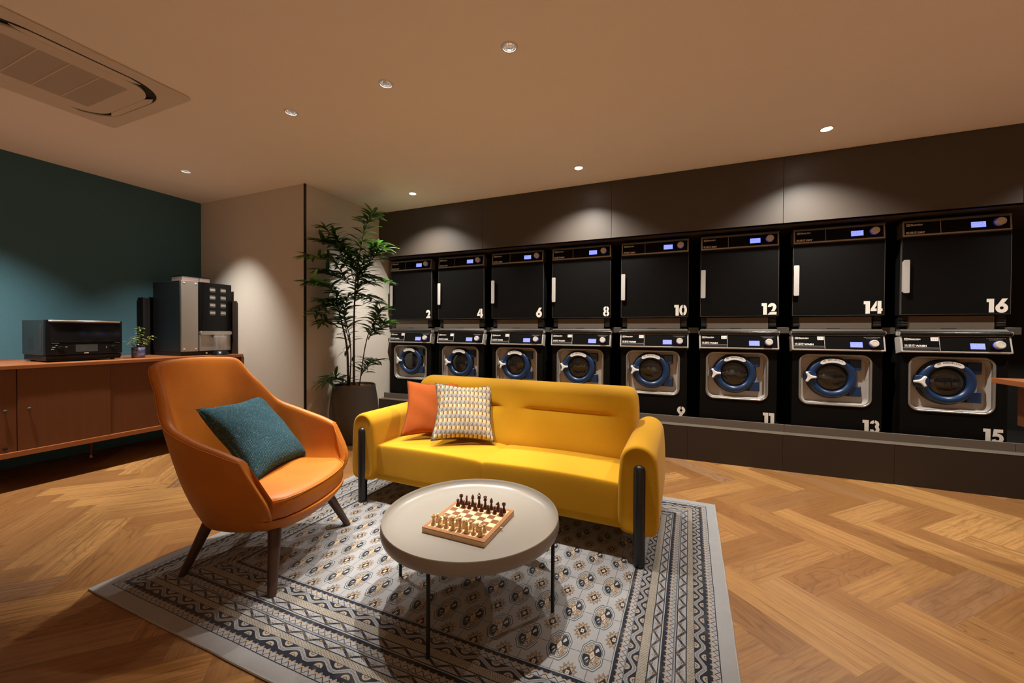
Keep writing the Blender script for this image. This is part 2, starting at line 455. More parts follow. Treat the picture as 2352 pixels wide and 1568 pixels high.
b = MB(); b.box(-0.25, 0.25, -0.25, 0.25, -0.018, -0.010); link('grille', b, grille_mat(), t, smooth=0)
for k in range(3):
    b = MB(); b.box(-0.25, 0.25, -0.128+k*0.125, -0.122+k*0.125, -0.0205, -0.017); link('grille_bar', b, M_ac, t, smooth=0)
for k in range(4):
    a = k*PI/2; b = MB(); pts = [(-0.26, 0.375), (-0.20, 0.392), (0.20, 0.392), (0.26, 0.375), (0.20, 0.352), (-0.20, 0.352)]
    ca, sa = math.cos(a), math.sin(a)
    q = [(x*ca-y*sa, x*sa+y*ca) for x, y in pts]
    b.loft([[(x, y, -0.020) for x, y in q], [(x, y, -0.012) for x, y in q]]); link('flap', b, M_ac, t, bev=0.003)

# ------------------------------------------------------------------ laundry machines
def twill_mat(name, base, hi, rough):
    m = Mat(name, rough=rough, spec=0.07); x, y, z = m.xyz()
    ln = ((x-z)/0.0075).fr(); t_ = (ln-0.5).ab()*2.0
    br = ((x+z)/0.0037).fr().gt(0.25)
    m.set('Base Color', m.mix(t_.gt(0.5)*br, base, hi)); m.bump(t_, 0.55, 0.0012)
    return m.mat
M_twill = twill_mat('black_twill_film', (0.003, 0.003, 0.003), (0.011, 0.0105, 0.010), 0.30)
M_body = plain('black_machine_paint', (0.006, 0.006, 0.006), 0.5, var=0.1, spec=0.2)
M_gm = plain('grey_satin_metal', (0.38, 0.36, 0.33), 0.30, 0.7, var=0.04)
M_gp = plain('grey_plastic_bezel', (0.44, 0.42, 0.40), 0.45, var=0.03)
M_dg = plain('dark_grey_metal', (0.085, 0.075, 0.064), 0.45, 0.3, var=0.05)
M_lint = plain('brown_grey_flap', (0.105, 0.085, 0.068), 0.55, var=0.04)
M_silver = plain('silver_dial', (0.70, 0.66, 0.60), 0.35, 0.25, var=0.03)
M_blue = plain('deep_blue_plastic', (0.007, 0.030, 0.095), 0.34, var=0.06)
M_wh = plain('white_plastic', (0.82, 0.79, 0.76), 0.4, var=0.02)
M_glass = Mat('dark_door_glass', (0.012, 0.011, 0.010), 0.04, spec=0.6, Coat_Weight=0.4).mat
M_bowl = plain('smoked_bowl', (0.03, 0.027, 0.023), 0.15, 0.4, var=0.1)
M_print = plain('white_lettering', (0.80, 0.76, 0.70), 0.6, var=0.02)
M_ink = plain('black_ink', (0.01, 0.01, 0.01), 0.7)
def lcd_mat():
    m = Mat('blue_display', (0.1, 0.1, 0.6), 0.3); x, y, z = m.xyz()
    row = ((z/0.0085).fr().gt(0.45))*m.noise(m.vec(x*260.0, 0.0, (z/0.0085).floor()*7.0), 1.0, 1).gt(0.47)
    c = m.mix(row*0.6, (0.10, 0.13, 1.0), (0.42, 0.46, 1.0)); m.set('Emission Color', c); m.set('Emission Strength', 1.5); return m.mat
M_lcd = lcd_mat()
M_ring = Mat('blue_dial_glow', (0.02, 0.02, 0.3), 0.3, Emission_Color=(0.05, 0.06, 0.9, 1), Emission_Strength=0.10).mat

YM = 4.17
def pv(pts, x, z, s): return [(x+p[0]*s, z+p[1]*s) for p in pts]
def arcband(cx, cz, ro, ri, a0, a1, n=14, sz=1.0):
    o = [(cx+ro*math.cos(math.radians(a0+(a1-a0)*k/n)), cz+sz*ro*math.sin(math.radians(a0+(a1-a0)*k/n))) for k in range(n+1)]
    i = [(cx+ri[0]*math.cos(math.radians(a1+(a0-a1)*k/n)), cz+ri[1]*math.sin(math.radians(a1+(a0-a1)*k/n))) for k in range(n+1)]
    return o+i
# stencil numerals, 1 unit tall, as lists of polygons
DIG = {
 '1': (0.46, [[(0.0,1.0),(0.43,1.0),(0.43,0.0),(0.13,0.0),(0.13,0.76),(0.0,0.76)]]),
 '0': (0.70, [arcband(0.32,0.5,0.32,(0.10,0.24),93,267,14,1.56), arcband(0.38,0.5,0.32,(0.10,0.24),-87,87,14,1.56)]),
 '2': (0.74, [arcband(0.36,0.66,0.34,(0.07,0.09),180,-30,16)[:17]+[(0.56,0.30),(0.27,0.30),(0.40,0.50)]+arcband(0.36,0.66,0.34,(0.07,0.09),180,-30,16)[17:],
              [(0.0,0.0),(0.72,0.0),(0.72,0.24),(0.22,0.24)]]),
 '3': (0.68, [arcband(0.33,0.70,0.31,(0.08,0.10),172,95,8), arcband(0.35,0.70,0.31,(0.08,0.10),85,-80,14), arcband(0.35,0.30,0.33,(0.09,0.12),80,-85,14), arcband(0.33,0.30,0.31,(0.08,0.10),-95,-172,8)]),
 '4': (0.80, [[(0.0,0.20),(0.0,0.36),(0.36,1.0),(0.41,1.0),(0.41,0.64),(0.26,0.41),(0.41,0.41),(0.41,0.20)], [(0.46,0.0),(0.46,1.0),(0.72,1.0),(0.72,0.41),(0.80,0.41),(0.80,0.20),(0.72,0.20),(0.72,0.0)]]),
 '5': (0.74, [[(0.13,1.0),(0.66,1.0),(0.66,0.76),(0.34,0.76),(0.32,0.66),(0.30,0.48),(0.05,0.44)], arcband(0.34,0.33,0.36,(0.12,0.13),100,-160,20)]),
 '6': (0.76, [arcband(0.38,0.32,0.36,(0.11,0.11),0,360,32), [(0.03,0.38),(0.40,1.0),(0.72,1.0),(0.44,0.58),(0.24,0.50),(0.14,0.40)]]),
 '7': (0.70, [[(0.0,1.0),(0.68,1.0),(0.68,0.85),(0.34,0.0),(0.04,0.0),(0.36,0.76),(0.0,0.76)]]),
 '8': (0.70, [arcband(0.33,0.73,0.27,(0.09,0.08),94,266,12), arcband(0.37,0.73,0.27,(0.09,0.08),-86,86,12), arcband(0.33,0.28,0.31,(0.11,0.10),94,266,12,0.92), arcband(0.37,0.28,0.31,(0.11,0.10),-86,86,12,0.92)]),
 '9': (0.76, [arcband(0.36,0.66,0.36,(0.11,0.11),95,265,16), arcband(0.40,0.66,0.36,(0.11,0.11),-85,85,16), [(0.73,0.60),(0.38,0.0),(0.06,0.0),(0.36,0.44),(0.52,0.48),(0.62,0.58)]]),
}
def number(parent, s, xr, z0, h, y):
    """numeral s with its right edge at xr"""
    W = sum(DIG[c][0] for c in s)*h*0.92+0.02*h*(len(s)-1); x = xr-W; b = MB()
    for c in s:
        for k, p in enumerate(DIG[c][1]):
            q = [(x+a*h*0.92, z0+bb*h) for a, bb in p]
            m = len(q)//2
            if len(q) > 12 and len(q) % 2 == 0 and c != '2':
                for i in range(m-1): b.poly([q[i], q[i+1], q[-2-i], q[-1-i]], y-0.0002*k, 0)
            else: b.poly(q, y-0.0002*k, 0)
        x += DIG[c][0]*h*0.92+0.02*h
    return link('number', b, M_print, parent, smooth=0, fix=False)

def ring_plate(b, x0, x1, z0, z1, inner, y, cx, cz):
    """plate with a rounded hole: every hole vertex is joined to the outer rectangle"""
    n = len(inner); out = []
    angs = [math.atan2(p[1]-cz, p[0]-cx) for p in inner]
    for c in [math.atan2(z-cz, x-cx) for x, z in ((x1, z1), (x0, z1), (x0, z0), (x1, z0))]:
        k = min(range(n), key=lambda i: abs((angs[i]-c+PI) % (2*PI)-PI)); angs[k] = c
    for a in angs:
        ca, sa = math.cos(a), math.sin(a)
        tx = ((x1-cx) if ca > 0 else (x0-cx))/ca if abs(ca) > 1e-9 else 99
        tz = ((z1-cz) if sa > 0 else (z0-cz))/sa if abs(sa) > 1e-9 else 99
        t_ = min(tx, tz); out.append((cx+ca*t_, y, cz+sa*t_))
    b.add(out+[(p[0], y, p[1]) for p in inner], [(k, (k+1) % n, n+(k+1) % n, n+k) for k in range(n)])

def fascia(t, width, y, z, height, tilt, word, washer):
    """tilted control panel: its parts are laid out on its own face (x across, z up, -y outwards)"""
    hw = width/2
    b = MB(); b.box(-hw, hw, 0, 0.09, 0, height)
    p = link('control_panel', b, M_gp if washer else M_gm, t, bev=0.002, loc=(0, y, z)); p.rotation_euler = (-tilt, 0, 0)
    b = MB(); xs = -0.085
    b.box(-hw+0.012, xs-0.003, -0.0015, 0, 0.012 if not washer else 0.012, height-0.006); b.box(xs+0.001, hw-0.012, -0.0015, 0, 0.012, height-0.006)
    link('panel_film', b, M_twill, p, smooth=0)
    if washer:
        b = MB(); b.box(-hw+0.016, xs-0.006, -0.0022, -0.0014, 0.016, 0.034); link('drawer_grip', b, M_ink, p, smooth=0)
        b = MB(); b.box(-hw+0.014, xs-0.004, -0.0024, -0.0014, 0.0345, 0.0365); b.box(xs-0.0035, xs-0.0005, -0.004, 0, 0.010, height-0.004); link('drawer_edge', b, M_gp, p, smooth=0)
        b = MB(); b.box(-0.137, -0.092, -0.0035, -0.001, 0.090, 0.120); link('care_label', b, M_wh, p, smooth=0)
        b = MB()
        for q in (((-0.130, 0.113), (-0.124, 0.098)), ((-0.099, 0.113), (-0.105, 0.098)), ((-0.119, 0.106), (-0.110, 0.106)), ((-0.1145, 0.101), (-0.1145, 0.111))):
            b.tube([(q[0][0], -0.0036, q[0][1]), (q[1][0], -0.0036, q[1][1])], 0.0009, 4)
        link('label_mark', b, M_ink, p)
        b = MB()
        for k in range(13): b.box(0.185+k*0.0085, 0.190+k*0.0085, -0.0022, -0.001, 0.1135, 0.1150)
        for k in range(9): b.box(0.200+k*0.0085, 0.205+k*0.0085, -0.0022, -0.001, 0.1035, 0.1050)
        link('button_legend', b, M_print, p, smooth=0)
    else:
        b = MB(); b.box(-0.087, -0.0845, -0.003, 0, 0.006, height-0.004); link('drawer_edge', b, M_gp, p, smooth=0)
        b = MB(); b.box(0.288, 0.304, -0.006, -0.001, 0.040, 0.052); link('switch', b, M_body, p, bev=0.001)
    zl = height*0.80 if washer else height*0.80
    # emblem: white square with the round mark cut out of it
    ex = -hw+0.024; b = MB(); sz_ = 0.024; z0 = zl-0.012
    b.box(ex, ex+sz_, -0.0026, -0.0014, z0, z0+0.0028); b.box(ex, ex+sz_, -0.0026, -0.0014, z0+sz_*0.76-0.0028, z0+sz_*0.76); b.box(ex, ex+0.0028, -0.0026, -0.0014, z0, z0+sz_*0.76); b.box(ex+sz_-0.0028, ex+sz_, -0.0026, -0.0014, z0, z0+sz_*0.76)
    b.poly([(ex+0.010, z0+0.0045), (ex+0.010, z0+0.0138), (ex+0.0045, z0+0.0091)], -0.0024); b.poly([(ex+0.012, z0+0.0035), (ex+0.0195, z0+0.0091), (ex+0.012, z0+0.0148)], -0.0024)
    link('emblem', b, M_print, p, smooth=0, fix=False)
    text('brand_lettering', 'Electrolux', 0.0165, M_print, p, (ex+sz_+0.003, -0.0022, z0+0.0050), 0.0006, sx=1.08)
    text('subtitle_lettering', 'PROFESSIONAL', 0.0058, M_print, p, (ex+sz_+0.0035, -0.0022, z0+0.0002), 0.0, sx=1.6)
    kj, lat = word.split(' '); zz_ = 0.043 if washer else 0.018
    text('function_lettering', kj, 0.0215, M_print, p, (-hw+0.020, -0.0022, zz_), 0.0002, sx=1.05)
    text('function_lettering', lat, 0.0200, M_print, p, (-hw+0.091, -0.0022, zz_), 0.0011, sx=1.15)
    lz = 0.030 if washer else 0.034
    b = MB(); b.box(0.090, 0.172, -0.004, -0.001, lz, lz+0.044); link('display', b, M_lcd, p, smooth=0)
    dz = lz+0.030; dx = 0.243
    b = MB(); b.lathe([(0.0315, -0.001), (0.0315, -0.010), (0.029, -0.011)], (dx, 0, dz), 28, 'y'); link('dial_ring', b, M_ring, p)
    b = MB(); b.lathe([(0.0295, -0.006), (0.0295, -0.030), (0.027, -0.035), (0.019, -0.0365), (0.018, -0.0345), (0.0, -0.0345)], (dx, 0, dz), 32, 'y'); link('dial', b, M_silver, p)
    return p

HOLEW, HOLEH, HX, HZ = 0.478, 0.412, -0.008, 0.795
def make_washer():
    t = thing('washing_machine', 'x', 'washing machine'); hw = 0.313; D = 0.052
    b = MB(); b.box(-hw, hw, YM+D+0.004, YM+0.66, 0.335, 1.20); b.box(-hw, hw, YM, YM+0.66, 1.06, 1.19); link('body', b, M_body, t, smooth=0)
    b = MB(); ring_plate(b, -hw, hw, 0.335, 1.055, rrect(HOLEW+0.03, HOLEH+0.03, 0.07, 8, HX, HZ), YM, HX, HZ)
    for s in (-1, 1): b.add([(s*hw, YM, 0.335), (s*hw, YM+D+0.01, 0.335), (s*hw, YM+D+0.01, 1.055), (s*hw, YM, 1.055)], [(0, 1, 2, 3)])
    link('front_panel', b, M_twill, t, smooth=0)
    b = MB()
    b.loft([[(p[0], YM+yy, p[1]) for p in rrect(HOLEW+g, HOLEH+g, 0.055+g/2, 8, HX, HZ)] for g, yy in ((0.034, 0.0), (0.030, -0.006), (0.018, -0.009), (0.006, -0.006), (0.0, 0.004), (-0.003, 0.012))], caps=False)
    link('window_frame', b, M_gm, t, smooth=180)
    b = MB(); lp = rrect(HOLEW-0.004, HOLEH-0.004, 0.053, 8, HX, HZ); lp2 = rrect(HOLEW-0.030, HOLEH-0.030, 0.045, 8, HX, HZ)
    b.loft([[(p[0], YM+0.010, p[1]) for p in lp], [(p[0], YM+D, p[1]) for p in lp2]], caps=False)
    b.add([(p[0], YM+D, p[1]) for p in lp2], [tuple(range(len(lp2)))]); link('recess_plate', b, M_gp, t, smooth=60)
    cx, cz, y0 = -0.022, 0.815, YM+D
    b = MB(); b.lathe([(0.184, 0.0), (0.184, -0.014), (0.179, -0.022), (0.165, -0.026)], (cx, y0, cz), 48, 'y')
    b.box(cx+0.02, 0.186, y0-0.024, y0, cz-0.158, cz-0.070); b.box(cx+0.02, 0.186, y0-0.024, y0, cz+0.072, cz+0.160)
    door = link('door', b, M_blk, t, bev=0.004)
    b = MB(); b.lathe([(0.174, -0.018), (0.175, -0.034), (0.168, -0.048), (0.152, -0.056), (0.134, -0.053), (0.120, -0.042), (0.113, -0.024)], (cx, y0, cz), 56, 'y', cap=False)
    link('door_ring', b, M_blue, door, smooth=180)
    for s in (-1, 1):
        b = MB(); b.box(0.100, 0.180, y0-0.036, y0-0.005, cz+s*0.112-0.044, cz+s*0.112+0.044); link('hinge', b, M_blue, door, bev=0.006)
    b = MB(); pts = [(-0.200, 0.052), (-0.150, 0.056), (-0.12, 0.03), (-0.12, -0.05), (-0.155, -0.062), (-0.200, -0.050), (-0.208, 0.0)]
    b.loft([[(cx+0.008+p[0], y0-0.052, cz+p[1]*0.9) for p in pts], [(cx+0.008+p[0], y0-0.005, cz+p[1]*0.9) for p in pts]]); link('latch_block', b, M_blue, door, bev=0.006)
    b = MB(); b.lathe([(0.115, -0.026), (0.104, -0.034), (0.074, -0.044), (0.037, -0.049), (0.0, -0.050)], (cx, y0, cz), 48, 'y', cap=False); link('door_glass', b, M_glass, door, smooth=180)
    b = MB()
    for rr_, yy in ((0.104, -0.0345), (0.074, -0.0445)): b.tube([(cx+rr_*math.cos(2*PI*k/40), y0+yy, cz+rr_*math.sin(2*PI*k/40)) for k in range(40)], 0.0013, 5, closed=True)
    for k in range(3):
        a = 0.5+k*2.1; b.tube([(cx+q*math.cos(a+q*7), y0-0.0500+q*q*1.35, cz+q*math.sin(a+q*7)) for q in (0.03, 0.05, 0.07, 0.09)], 0.0018, 5)
    link('drum_edge', b, M_bowl, door)
    # curved notice above the glass
    b = MB(); n = 20; vs = []
    for k in range(n+1):
        a = math.radians(90+36-72*k/n); e = min(1.0, math.sin(PI*(k+0.6)/(n+1.2))*3.2)
        for r in (0.148-0.0165*e, 0.148+0.0165*e): vs.append((cx+r*math.cos(a), y0-0.0605, cz+r*math.sin(a)))
    b.add(vs, [(2*k, 2*k+1, 2*k+3, 2*k+2) for k in range(n)]); link('notice', b, M_wh, door, smooth=0)
    text('notice_lettering', '洗剤・柔軟剤は要りません', 0.0150, M_ink, door, (cx, y0-0.0612, cz+0.150), 0.0001, arc=0.150, sx=0.80, align='CENTER')
    # rail along the top edge
    b = MB(); b.tube([(-0.326, YM-0.004, 1.200), (0.326, YM-0.004, 1.200)], 0.0155, 16); b.box(-0.326, 0.326, YM-0.002, YM+0.05, 1.187, 1.2145)
    link('top_rail', b, M_rail, t, smooth=60)
    for s in (-1, 1):
        b = MB(); b.tube([(s*0.326, YM-0.004, 1.200), (s*0.3275, YM-0.004, 1.200)], 0.0175, 16); b.box(min(s*0.326, s*0.3275), max(s*0.326, s*0.3275), YM-0.002, YM+0.05, 1.184, 1.2175); link('rail_end', b, M_gp, t)
    fascia(t, 0.646, YM-0.034, 1.053, 0.134, 0.22, '洗濯機 WASH', True)
    return t
M_rail = plain('dark_glossy_rail', (0.020, 0.019, 0.018), 0.22, 0.3, var=0.03)
def star_handle(door, cx, cz, y, rot):
    """white three-armed door knob"""
    pts = []
    for k in range(3):
        a = rot+k*2*PI/3
        for da, r in ((-0.62, 0.021), (-0.30, 0.034), (-0.17, 0.050), (0.17, 0.050), (0.30, 0.034), (0.62, 0.021)): pts.append((cx+r*math.cos(a+da), cz+r*math.sin(a+da)))
    b = MB(); b.loft([[(cx+(p[0]-cx)*0.85, y-0.020, cz+(p[1]-cz)*0.85) for p in pts], [(p[0], y-0.013, p[1]) for p in pts], [(p[0], y, p[1]) for p in pts]])
    b.cyl((cx, y, cz), 0.014, 0.03, 16, 'y')
    link('handle', b, M_wh, door, bev=0.003, seg=3)

def make_dryer():
    t = thing('tumble_dryer', 'x', 'tumble dryer'); hw = 0.313
    b = MB(); b.box(-hw, hw, YM+0.025, YM+0.66, 1.352, 2.122); b.box(-hw+0.012, hw-0.012, YM+0.07, YM+0.66, 1.24, 1.352)
    link('body', b, M_body, t, smooth=0)
    b = MB(); b.box(-0.316, 0.316, YM-0.004, YM+0.016, 1.356, 1.984); door = link('door', b, [M_twill][0], t, smooth=0, bev=0.0015)
    b = MB(); z0, z1 = 1.3535, 1.9865
    for q in ((-0.3185, -0.316, z0, z1), (0.316, 0.3185, z0, z1)): b.box(q[0], q[1], YM-0.005, YM+0.016, q[2], q[3])
    for q in ((z0, 1.356), (1.984, z1)): b.box(-0.3185, 0.3185, YM-0.005, YM+0.016, q[0], q[1])
    link('door_edge', b, M_dg, door, smooth=0)
    b = MB(); pr = rrect(0.040, 0.268, 0.008, 5, -0.296, 1.663)
    b.loft([[(p[0], YM-0.030, p[1]) for p in pr], [(p[0], YM-0.022, p[1]) for p in pr]]); b.box(-0.3155, -0.306, YM-0.024, YM-0.003, 1.54, 1.786)
    link('handle', b, M_gp, door, bev=0.001)
    for s in (-1, 1):
        for k in range(4):
            b = MB(); b.cyl((s*0.3145, YM+0.014, 1.42+k*0.17), 0.0035, 0.004, 8, 'y'); link('hinge_screw', b, M_silver, t)
    b = MB(); b.box(-0.315, 0.315, YM+0.018, YM+0.028, 1.352, 1.990); link('door_seal', b, M_dg, t, smooth=0)
    fascia(t, 0.634, YM-0.012, 1.990, 0.116, 0.10, '乾燥機 DRY', False)
    b = MB(); b.tube([(-0.318, YM+0.004, 2.113), (0.318, YM+0.004, 2.113)], 0.010, 12); b.box(-0.318, 0.318, YM+0.004, YM+0.06, 2.104, 2.123); link('top_rail', b, M_dg, t, smooth=60)
    # lint flap between ribbed vents
    b = MB(); b.box(-0.262, 0.248, YM+0.022, YM+0.05, 1.236, 1.345); link('lint_flap', b, M_lint, t, bev=0.004)
    b = MB(); b.box(-0.06, 0.03, YM+0.018, YM+0.022, 1.238, 1.244); link('flap_catch', b, M_ink, t, smooth=0)
    for s in (-1, 1):
        b = MB()
        for k in range(7): b.box(min(s*0.255, s*0.306), max(s*0.255, s*0.306), YM+0.018, YM+0.07, 1.262+k*0.0125, 1.266+k*0.0125)
        link('side_vent', b, M_dg, t, smooth=0)
    b = MB(); b.loft([[(-0.312, YM+0.018, 1.2355), (0.312, YM+0.018, 1.2355), (0.312, YM+0.08, 1.2355), (-0.312, YM+0.08, 1.2355)], [(-0.318, YM-0.002, 1.218), (0.318, YM-0.002, 1.218), (0.318, YM+0.08, 1.218), (-0.318, YM+0.08, 1.218)]])
    link('stacking_rim', b, M_dg, t, bev=0.001)
    return t
W0, D0 = make_washer(), make_dryer()
MX = [-3.152+0.742*k for k in range(8)]
DD = [D0]+[dup(D0) for _ in MX[1:]]; WW = [W0]+[dup(W0) for _ in MX[1:]]
for k, x in enumerate(MX):
    o_, e_ = 2*k+1, 2*k+2
    d = DD[k]; d.location = (x, 0, 0)
    d['label'] = 'black tumble dryer with the white number %d at the bottom corner of its door' % e_; d['group'] = 'stacked tumble dryers along the wall'
    dd = [c for c in d.children if c.name.startswith('door') and not c.name.startswith('door_')][0]
    number(dd, str(e_), 0.306, 1.366, 0.105, YM-0.0055)
    wm = WW[k]; wm.location = (x, 0, 0)
    wm['label'] = ('black front-loading washer with blue door ring, directly below the dryer numbered %d' % e_); wm['group'] = 'stacked washing machines along the wall'
    fp = [c for c in wm.children if c.name.startswith('front_panel')][0]
    number(fp, str(o_), 0.300, 0.365, 0.105, YM-0.0015)
    dr = [c for c in wm.children if c.name.startswith('door') and not c.name.startswith('door_')][0]
    star_handle(dr, -0.185, 0.815, YM+0.052-0.053, [0.0, 0.0, 0.12, 0.1, 0.0, 0.05, 0.0, PI/3][k])
# grey blocks filling the gaps between neighbouring stacks
for k in range(8):
    b = MB(); xa = MX[k]+0.335; xb = MX[k]+0.407
    b.box(xa-0.01, xb+0.01, YM+0.06, YM+0.12, 1.195, 1.25)
    o = link('spacer_block', b, M_dg, bev=0.003)
    tag(o, 'small grey metal spacer in the gap beside the dryer numbered %d, on its higher-numbered side' % (2*k+2), 'bracket', 'spacers between the machine stacks')

# ------------------------------------------------------------------ rug
RUGX, RUGY, SHR = -1.14, 1.96, 0.036
def rug_mat():
    m = Mat('woven_rug', rough=0.95, spec=0.15, Sheen_Weight=0.25)
    X, Y, Z = m.xyz()
    wob = m.noise(m.vec(X*1.0, Y*1.0, 0.0), 5.0, 2)-0.5
    s = X+RUGX-(Y+RUGY-0.91)*SHR+wob*0.006; t = Y+RUGY-0.90+(m.noise(m.vec(X*1.0, Y*1.0, 3.0), 5.0, 2)-0.5)*0.006
    TT = 2.118; dl = s+2.475; dr = S(m.nt, 0.20)-s; df = t; db = S(m.nt, TT)-t
    dx = dl.mn(dr); dy = df.mn(db); d = dx.mn(dy); side = dx.lt(dy)
    wv = side*t+(S(m.nt, 1)-side)*(s/1.26)
    GREY = (0.285, 0.288, 0.300); NAVY = (0.006, 0.008, 0.018); TAN = (0.36, 0.235, 0.13); CREAM = (0.42, 0.37, 0.29); BR = (0.045, 0.035, 0.028)
    # ---- border bands, measured from the edge inwards
    def q(a, b_): return (d-a)/(b_-a)               # position across a band
    # petal band: navy saw teeth, tan hearts, pale scales
    def petals(a, b_, base):
        h = q(a, b_); p = 0.0262; ph = (wv/p).fr(); k = (ph-0.5).ab()*2.0
        navy = h.gt(k*0.40+0.40)
        edge = (h-(k*0.40+0.34)).ab().lt(0.035)
        tan = ((ph-0.5)*(ph-0.5)*5.5+(h-0.48)*(h-0.48)*14.0).lt(0.30)*h.lt(0.62)
        out = (((h-0.05)-(S(m.nt, 1)-k)*0.40).ab().lt(0.045))
        c = m.mix(navy, GREY, NAVY); c = m.mix(edge, c, (0.09, 0.13, 0.20)); c = m.mix(tan, c, TAN); return m.mix(out, c, NAVY)
    def wave(a, b_):
        h = q(a, b_); p = 0.100; tr = (wv+0.02).tri(p)            # 0..1..0
        z = ((tr-0.5)*2.6); z = z.mn(0.95).mx(-0.95)*0.34+0.5      # clipped zigzag centre line
        dd = (h-z); ad = dd.ab()
        c = m.mix(ad.gt(0.205), GREY, NAVY)
        c = m.mix(ad.lt(0.022), c, NAVY); c = m.mix((ad-0.10).ab().lt(0.018), c, (0.06, 0.06, 0.06))
        top = dd.gt(0.0)
        # half blossoms seated in the bays
        ctr = (((wv+0.02)/p).fr()); c1 = (ctr-0.0).mn(1.0-ctr).mn(1.0-ctr); f1 = ctr.mn(1.0-ctr)*p/(b_-a)
        f2 = (ctr-0.5).ab()*p/(b_-a)
        e1 = (f1*f1*1.3+h*h).sq(); e2 = (f2*f2*1.3+(1.0-h)*(1.0-h)).sq()
        for e in (e1, e2):
            lobe = (f1+f2)*0.0
            c = m.mix(e.lt(0.42), c, (0.31, 0.27, 0.22)); c = m.mix(e.band(0.15, 0.22), c, BR); c = m.mix(e.lt(0.10), c, TAN)
        return c
    def flowers(a, b_, flip):
        h = q(a, b_); p = 0.0825; tr = (wv).tri(p); z = tr*0.72+0.14
        dd = h-z; rag = ((wv*1500.0).sin())*0.02; c = m.mix((dd.ab()+rag).lt(0.15), GREY, NAVY); c = m.mix(h.gt(0.93)+h.lt(0.07), c, NAVY)
        ctr = (wv/p).fr(); f1 = ctr.mn(1.0-ctr)*p/(b_-a); f2 = (ctr-0.5).ab()*p/(b_-a)
        for f, hh in ((f1, h-0.66), (f2, h-0.34)):
            r = (f*f+hh*hh).sq(); an = hh.m('ARCTAN2', f); ray_ = (an*14.0).sin()
            c = m.mix(r.band(0.24, 0.46)*ray_.gt(0.60), c, (0.10, 0.10, 0.11))
            c = m.mix(r.lt(0.17+ray_*0.03), c, TAN); c = m.mix(((r-0.12).ab().lt(0.035)), c, BR)
        return c
    def grain(a, b_):
        g = ((wv*0.7+d*1.0)/0.0092).fr(); g2 = (wv/0.0052+((d/0.0085).floor())*0.5).fr()
        nz = m.noise(m.vec(s*420.0, t*420.0, 0.0), 1.0, 2, 0.8)
        c = m.mix(nz.gt(0.50), (0.30, 0.275, 0.235), (0.12, 0.10, 0.080)); c = m.mix(g.gt(0.80), c, BR)
        c = m.mix(g2.lt(0.30)*nz.gt(0.44), c, (0.42, 0.39, 0.33)); return c
    bands = [(0.058, 0.100, petals, (0,)), (0.101, 0.140, wave, ()), (0.1415, 0.167, grain, ()), (0.168, 0.204, flowers, (0,)),
             (0.213, 0.252, petals, (0,)), (0.259, 0.293, flowers, (1,)), (0.2945, 0.327, grain, ()), (0.3285, 0.366, wave, ()), (0.369, 0.407, petals, (0,))]
    c = m.mix(0.0, GREY, GREY)
    for a, b_, fn, ar in bands: c = m.mix(d.band(a, b_), c, fn(a, b_, *ar))
    for a, b_ in ((0.055, 0.0585), (0.0995, 0.1015), (0.140, 0.1418), (0.1665, 0.1685), (0.2035, 0.2055), (0.2085, 0.2100), (0.2115, 0.2135), (0.2515, 0.2535), (0.2575, 0.2592), (0.2925, 0.2948), (0.3265, 0.3288), (0.3655, 0.3672), (0.3688, 0.3700), (0.4065, 0.4082), (0.4125, 0.4142)):
        c = m.mix(d.band(a, b_), c, NAVY)
    # ---- field: rows of medallions joined by thin lines, with small motifs between
    PX, PY = 0.1235, 0.212
    fx = (((s+0.409)/PX+0.5).fr()-0.5)*PX; fy = (((t-0.740)/PY+0.5).fr()-0.5)*PY
    F = m.mix(fx.ab().lt(0.0011), GREY, (0.07, 0.075, 0.085)); F = m.mix(fy.ab().lt(0.0013), F, (0.07, 0.075, 0.085))
    gx, gy = fx/0.0440, fy/0.0745; r = (gx*gx+gy*gy).sq(); an = gy.m('ARCTAN2', gx)
    rs = r*(1.0+((an*8.0).cos())*0.035+((an*4.0).cos())*0.04)
    F = m.mix(rs.lt(1.0), F, (0.37, 0.365, 0.36)); F = m.mix(rs.band(0.93, 1.0), F, (0.055, 0.075, 0.09)); F = m.mix(rs.band(0.79, 0.86), F, (0.055, 0.075, 0.09))
    quad = (gx*gy).gt(0.0)
    blot = m.noise(m.vec(gx*2.6, gy*2.6, 0.0), 1.6, 1)
    star = (((gx.ab()-0.33)*(gx.ab()-0.33)+(gy.ab()-0.36)*(gy.ab()-0.36)*0.7)).sq()
    F = m.mix(rs.lt(0.76)*quad*((gx*gy).ab().gt(0.012)), F, NAVY)
    F = m.mix(rs.lt(0.72)*quad*star.lt(0.15)*((an*9.0).sin().gt(-0.2)), F, (0.36, 0.36, 0.37))
    nq = S(m.nt, 1)-quad
    scr = m.noise(m.vec(gx*3.4, gy*3.4, 0.0), 1.6, 1, 0.5, 1.2)
    F = m.mix(rs.lt(0.76)*nq*scr.gt(0.50), F, TAN); F = m.mix(rs.lt(0.76)*nq*scr.band(0.46, 0.51), F, NAVY); F = m.mix(rs.lt(0.76)*nq*scr.band(0.555, 0.60), F, BR)
    cen = gx.ab()*1.3+gy.ab()
    F = m.mix(cen.lt(0.36), F, CREAM); F = m.mix(cen.band(0.30, 0.38), F, BR); F = m.mix(r.lt(0.10), F, TAN)
    # small motif
    hx = (((s+0.409)/PX).fr()-0.5)*PX; hy = (((t-0.740)/PY).fr()-0.5)*PY
    sx_, sy_ = hx/0.030, hy/0.045; sr = (sx_*sx_+sy_*sy_).sq(); sa = sy_.m('ARCTAN2', sx_)
    sqr = sx_.ab().mx(sy_.ab())
    curl = sr-0.80+((sa*12.0).cos())*0.15
